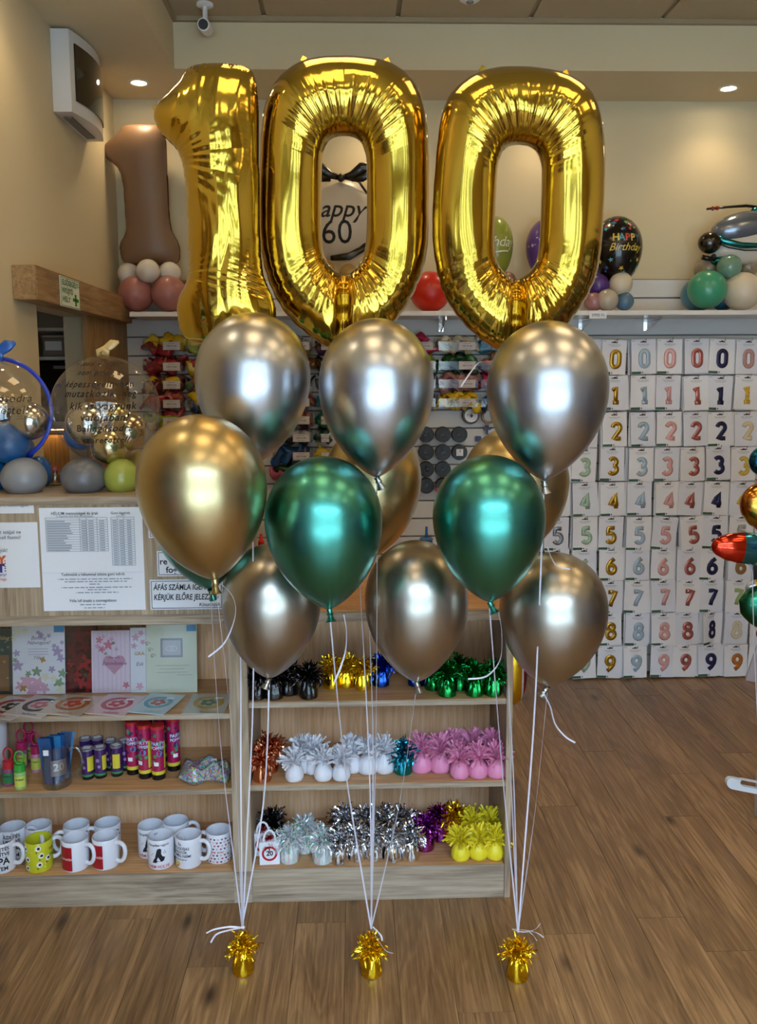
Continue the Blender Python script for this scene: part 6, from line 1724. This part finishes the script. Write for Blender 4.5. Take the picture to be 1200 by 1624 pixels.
# ------------------------------------------------------------------ foil balloons at the right edge and behind the counter
def pillow(px0, px1, py0, py1, Y, name, label, bands, thick=.32, rot=0., rib=True):
    """foil balloon from an outline box; bands = [(fraction, material, part name)] left to right"""
    c = at((px0+px1)/2, (py0+py1)/2, Y); s_ = mpp(c); a, b_ = (px1-px0)/2*s_, (py1-py0)/2*s_
    t = thing(name, label, 'foil balloon', c, rot=(0, rot, 0), group='foil balloons at the right edge')
    u0 = -1.0
    for fr, m, nm in bands:
        u1 = u0+2*fr; vs = []; fs = []; n, k = 18, 28
        for i in range(n+1):
            u_ = u0+(u1-u0)*i/n; r_ = math.sqrt(max(0, 1-abs(u_)**2.4))
            for j in range(k):
                w_ = 2*math.pi*j/k
                wr = 1+.018*math.sin(j*5+u_*20)*abs(math.cos(w_))
                vs.append((u_*a, -thick*min(a, b_)*2*r_*math.sin(w_)*.5*1.4, b_*r_*math.cos(w_)*wr))
        for i in range(n):
            for j in range(k): fs.append((i*k+j, (i+1)*k+j, (i+1)*k+(j+1) % k, i*k+(j+1) % k))
        MB().add(vs, fs).build(nm, m, t, smooth=True)
        u0 = u1
    MB().tube([(0, 0, -b_*.96), (.004, 0, -b_-.02)], [.008, .005], 8, flat=((0, 1, 0), .3)).build('filling_tail', bands[-1][1], t)
    if rib: ribbon([c+Vector((0, 0, -b_-.02)), c+Vector((.02, .0, -b_-.3)), Vector((c.x+.05, c.y, .25)), Vector((c.x+.06, c.y, .004))], 'thin ribbon hanging from the %s' % label.split(' at ')[0].split(' peeking')[0], w=.003, group='ribbons of the right edge balloons')
    return t
FR, FB, FWT = foil('bright_red', (.72, .05, .02), .12), foil('sky', (.06, .34, .62), .15), mat('white_foil', '#c9ccd2', .2, metal=.4)
pillow(1126, 1262, 845, 896, 3.1, 'foil_balloon', 'pointed red foil balloon with blue and white end at the right edge', [(.36, FR, 'red_foil'), (.17, FB, 'blue_foil'), (.47, FWT, 'white_foil')], .45, R(5))
pillow(1170, 1300, 768, 852, 3.25, 'foil_balloon', 'amber brown foil balloon at the right edge', [(.1, foil('amber', (.55, .2, .03), .15), 'amber_foil'), (.15, foil('ochre', (.5, .33, .04), .2), 'ochre_foil'), (.75, foil('amber', (.55, .2, .03), .15), 'amber_foil')], .4, R(20))
pillow(1186, 1300, 700, 762, 3.35, 'foil_balloon', 'blue foil balloon peeking in at the right edge', [(.5, foil('deep_blue', (.01, .13, .32), .15), 'blue_foil'), (.5, FWT, 'white_foil')], .4)
pillow(1167, 1330, 930, 1010, 3.15, 'foil_balloon', 'dark green foil balloon at the right edge', [(1.0, foil('forest', (.02, .17, .09), .25), 'green_foil')], .4, R(14))
pillow(1181, 1240, 918, 948, 3.3, 'foil_balloon', 'small yellow foil balloon above the dark green one', [(.25, FWT, 'white_foil'), (.75, foil('lemon', (.7, .55, .03), .2), 'yellow_foil')], .4)
# striped foil balloon behind the end of the low counter
YLF, RDF, BLF = foil('stripe_yellow', (.75, .5, .03), .25), foil('stripe_red', (.55, .03, .06), .25), foil('stripe_blue', (.1, .3, .55), .25)
sf = pillow(782, 836, 1020, 1120, 3.2, 'striped_foil_balloon', 'striped red yellow and blue foil balloon behind the counter end', [(.30, BLF, 'blue_stripe'), (.12, YLF, 'yellow_stripe'), (.12, RDF, 'red_stripe'), (.26, YLF, 'yellow_stripe'), (.06, FWT, 'white_stripe'), (.08, RDF, 'red_stripe'), (.06, BLF, 'blue_stripe')], .4, rib=False)
MB().tube([Vector((.47, 3.085, .902))-sf.location, Vector((.50, 3.15, .86))-sf.location, (0, 0, .1)], .0015, 6).build('string', RIB, sf)
# white handled plastic box low at the right edge
p = atz(1216, 1300, 0)
t = thing('plastic_box', 'translucent plastic box with a white slotted handle at the right edge', 'box', (p.x, p.y, 0))
fz = mat('frosted_plastic', '#c9c4c0', .4, trans=.5, alpha=.75)
w_ = p.x-at(1196, 1250, p.y+.035).x
MB().box(-w_, w_+.1, -.02, .035, 0, .17, .006).build('tub', fz, t)
hx = at(1154, 1245, p.y-.01).x-p.x; hz = at(1154, 1243, p.y-.01).z
def rr_(x0, x1, z0, z1, n=8, sl=0.):
    r_ = (z1-z0)/2; pts = [(x1, z0), (x1, z1)]
    pts += [(x0+r_+r_*math.cos(R(90+180*i/n)), (z0+z1)/2+r_*math.sin(R(90+180*i/n))) for i in range(n+1)]
    return [(x, z-(x-x0)*sl) for x, z in pts]
outer = rr_(hx, -w_+.004, hz-.022, hz+.02, 8, .22)
inner = rr_(hx+.05, -w_-.002, hz-.014, hz+.011, 8, .22)
k = len(outer); b = MB()
vs = [(x, .0, z) for x, z in outer]+[(x, .0, z) for x, z in inner]+[(x, .018, z) for x, z in outer]+[(x, .018, z) for x, z in inner]
fs = []
for i in range(k):
    j = (i+1) % k
    fs += [(i, j, k+j, k+i), (2*k+i, 3*k+i, 3*k+j, 2*k+j), (i, 2*k+i, 2*k+j, j), (k+i, k+j, 3*k+j, 3*k+i)]
b.add(vs, fs).build('handle', mat('handle_white', '#d6dde4', .3), t)
# translucent carrier bag hanging at the right edge
p = at(1222, 1045, 3.3)
t = thing('carrier_bag', 'translucent wrapped bag hanging low at the right edge', 'bag', (p.x, p.y, p.z-.09))
MB().add([(-.10, 0, 0), (.1, -.03, -.03), (.1, .06, -.03), (-.09, .03, .0), (-.03, .01, .22), (.05, .0, .24), (.05, .02, .24), (-.03, .02, .22)], [(0, 1, 2, 3), (0, 4, 5, 1), (1, 5, 6, 2), (2, 6, 7, 3), (3, 7, 4, 0), (4, 7, 6, 5)]).build('film', mat('bag_film', '#b9aeb0', .35, trans=.3, alpha=.7), t)
MB().tube([(0, .01, .23), (.0, .01, .5), (.02, .01, 1.1)], .0015, 6).build('string', RIB, t)
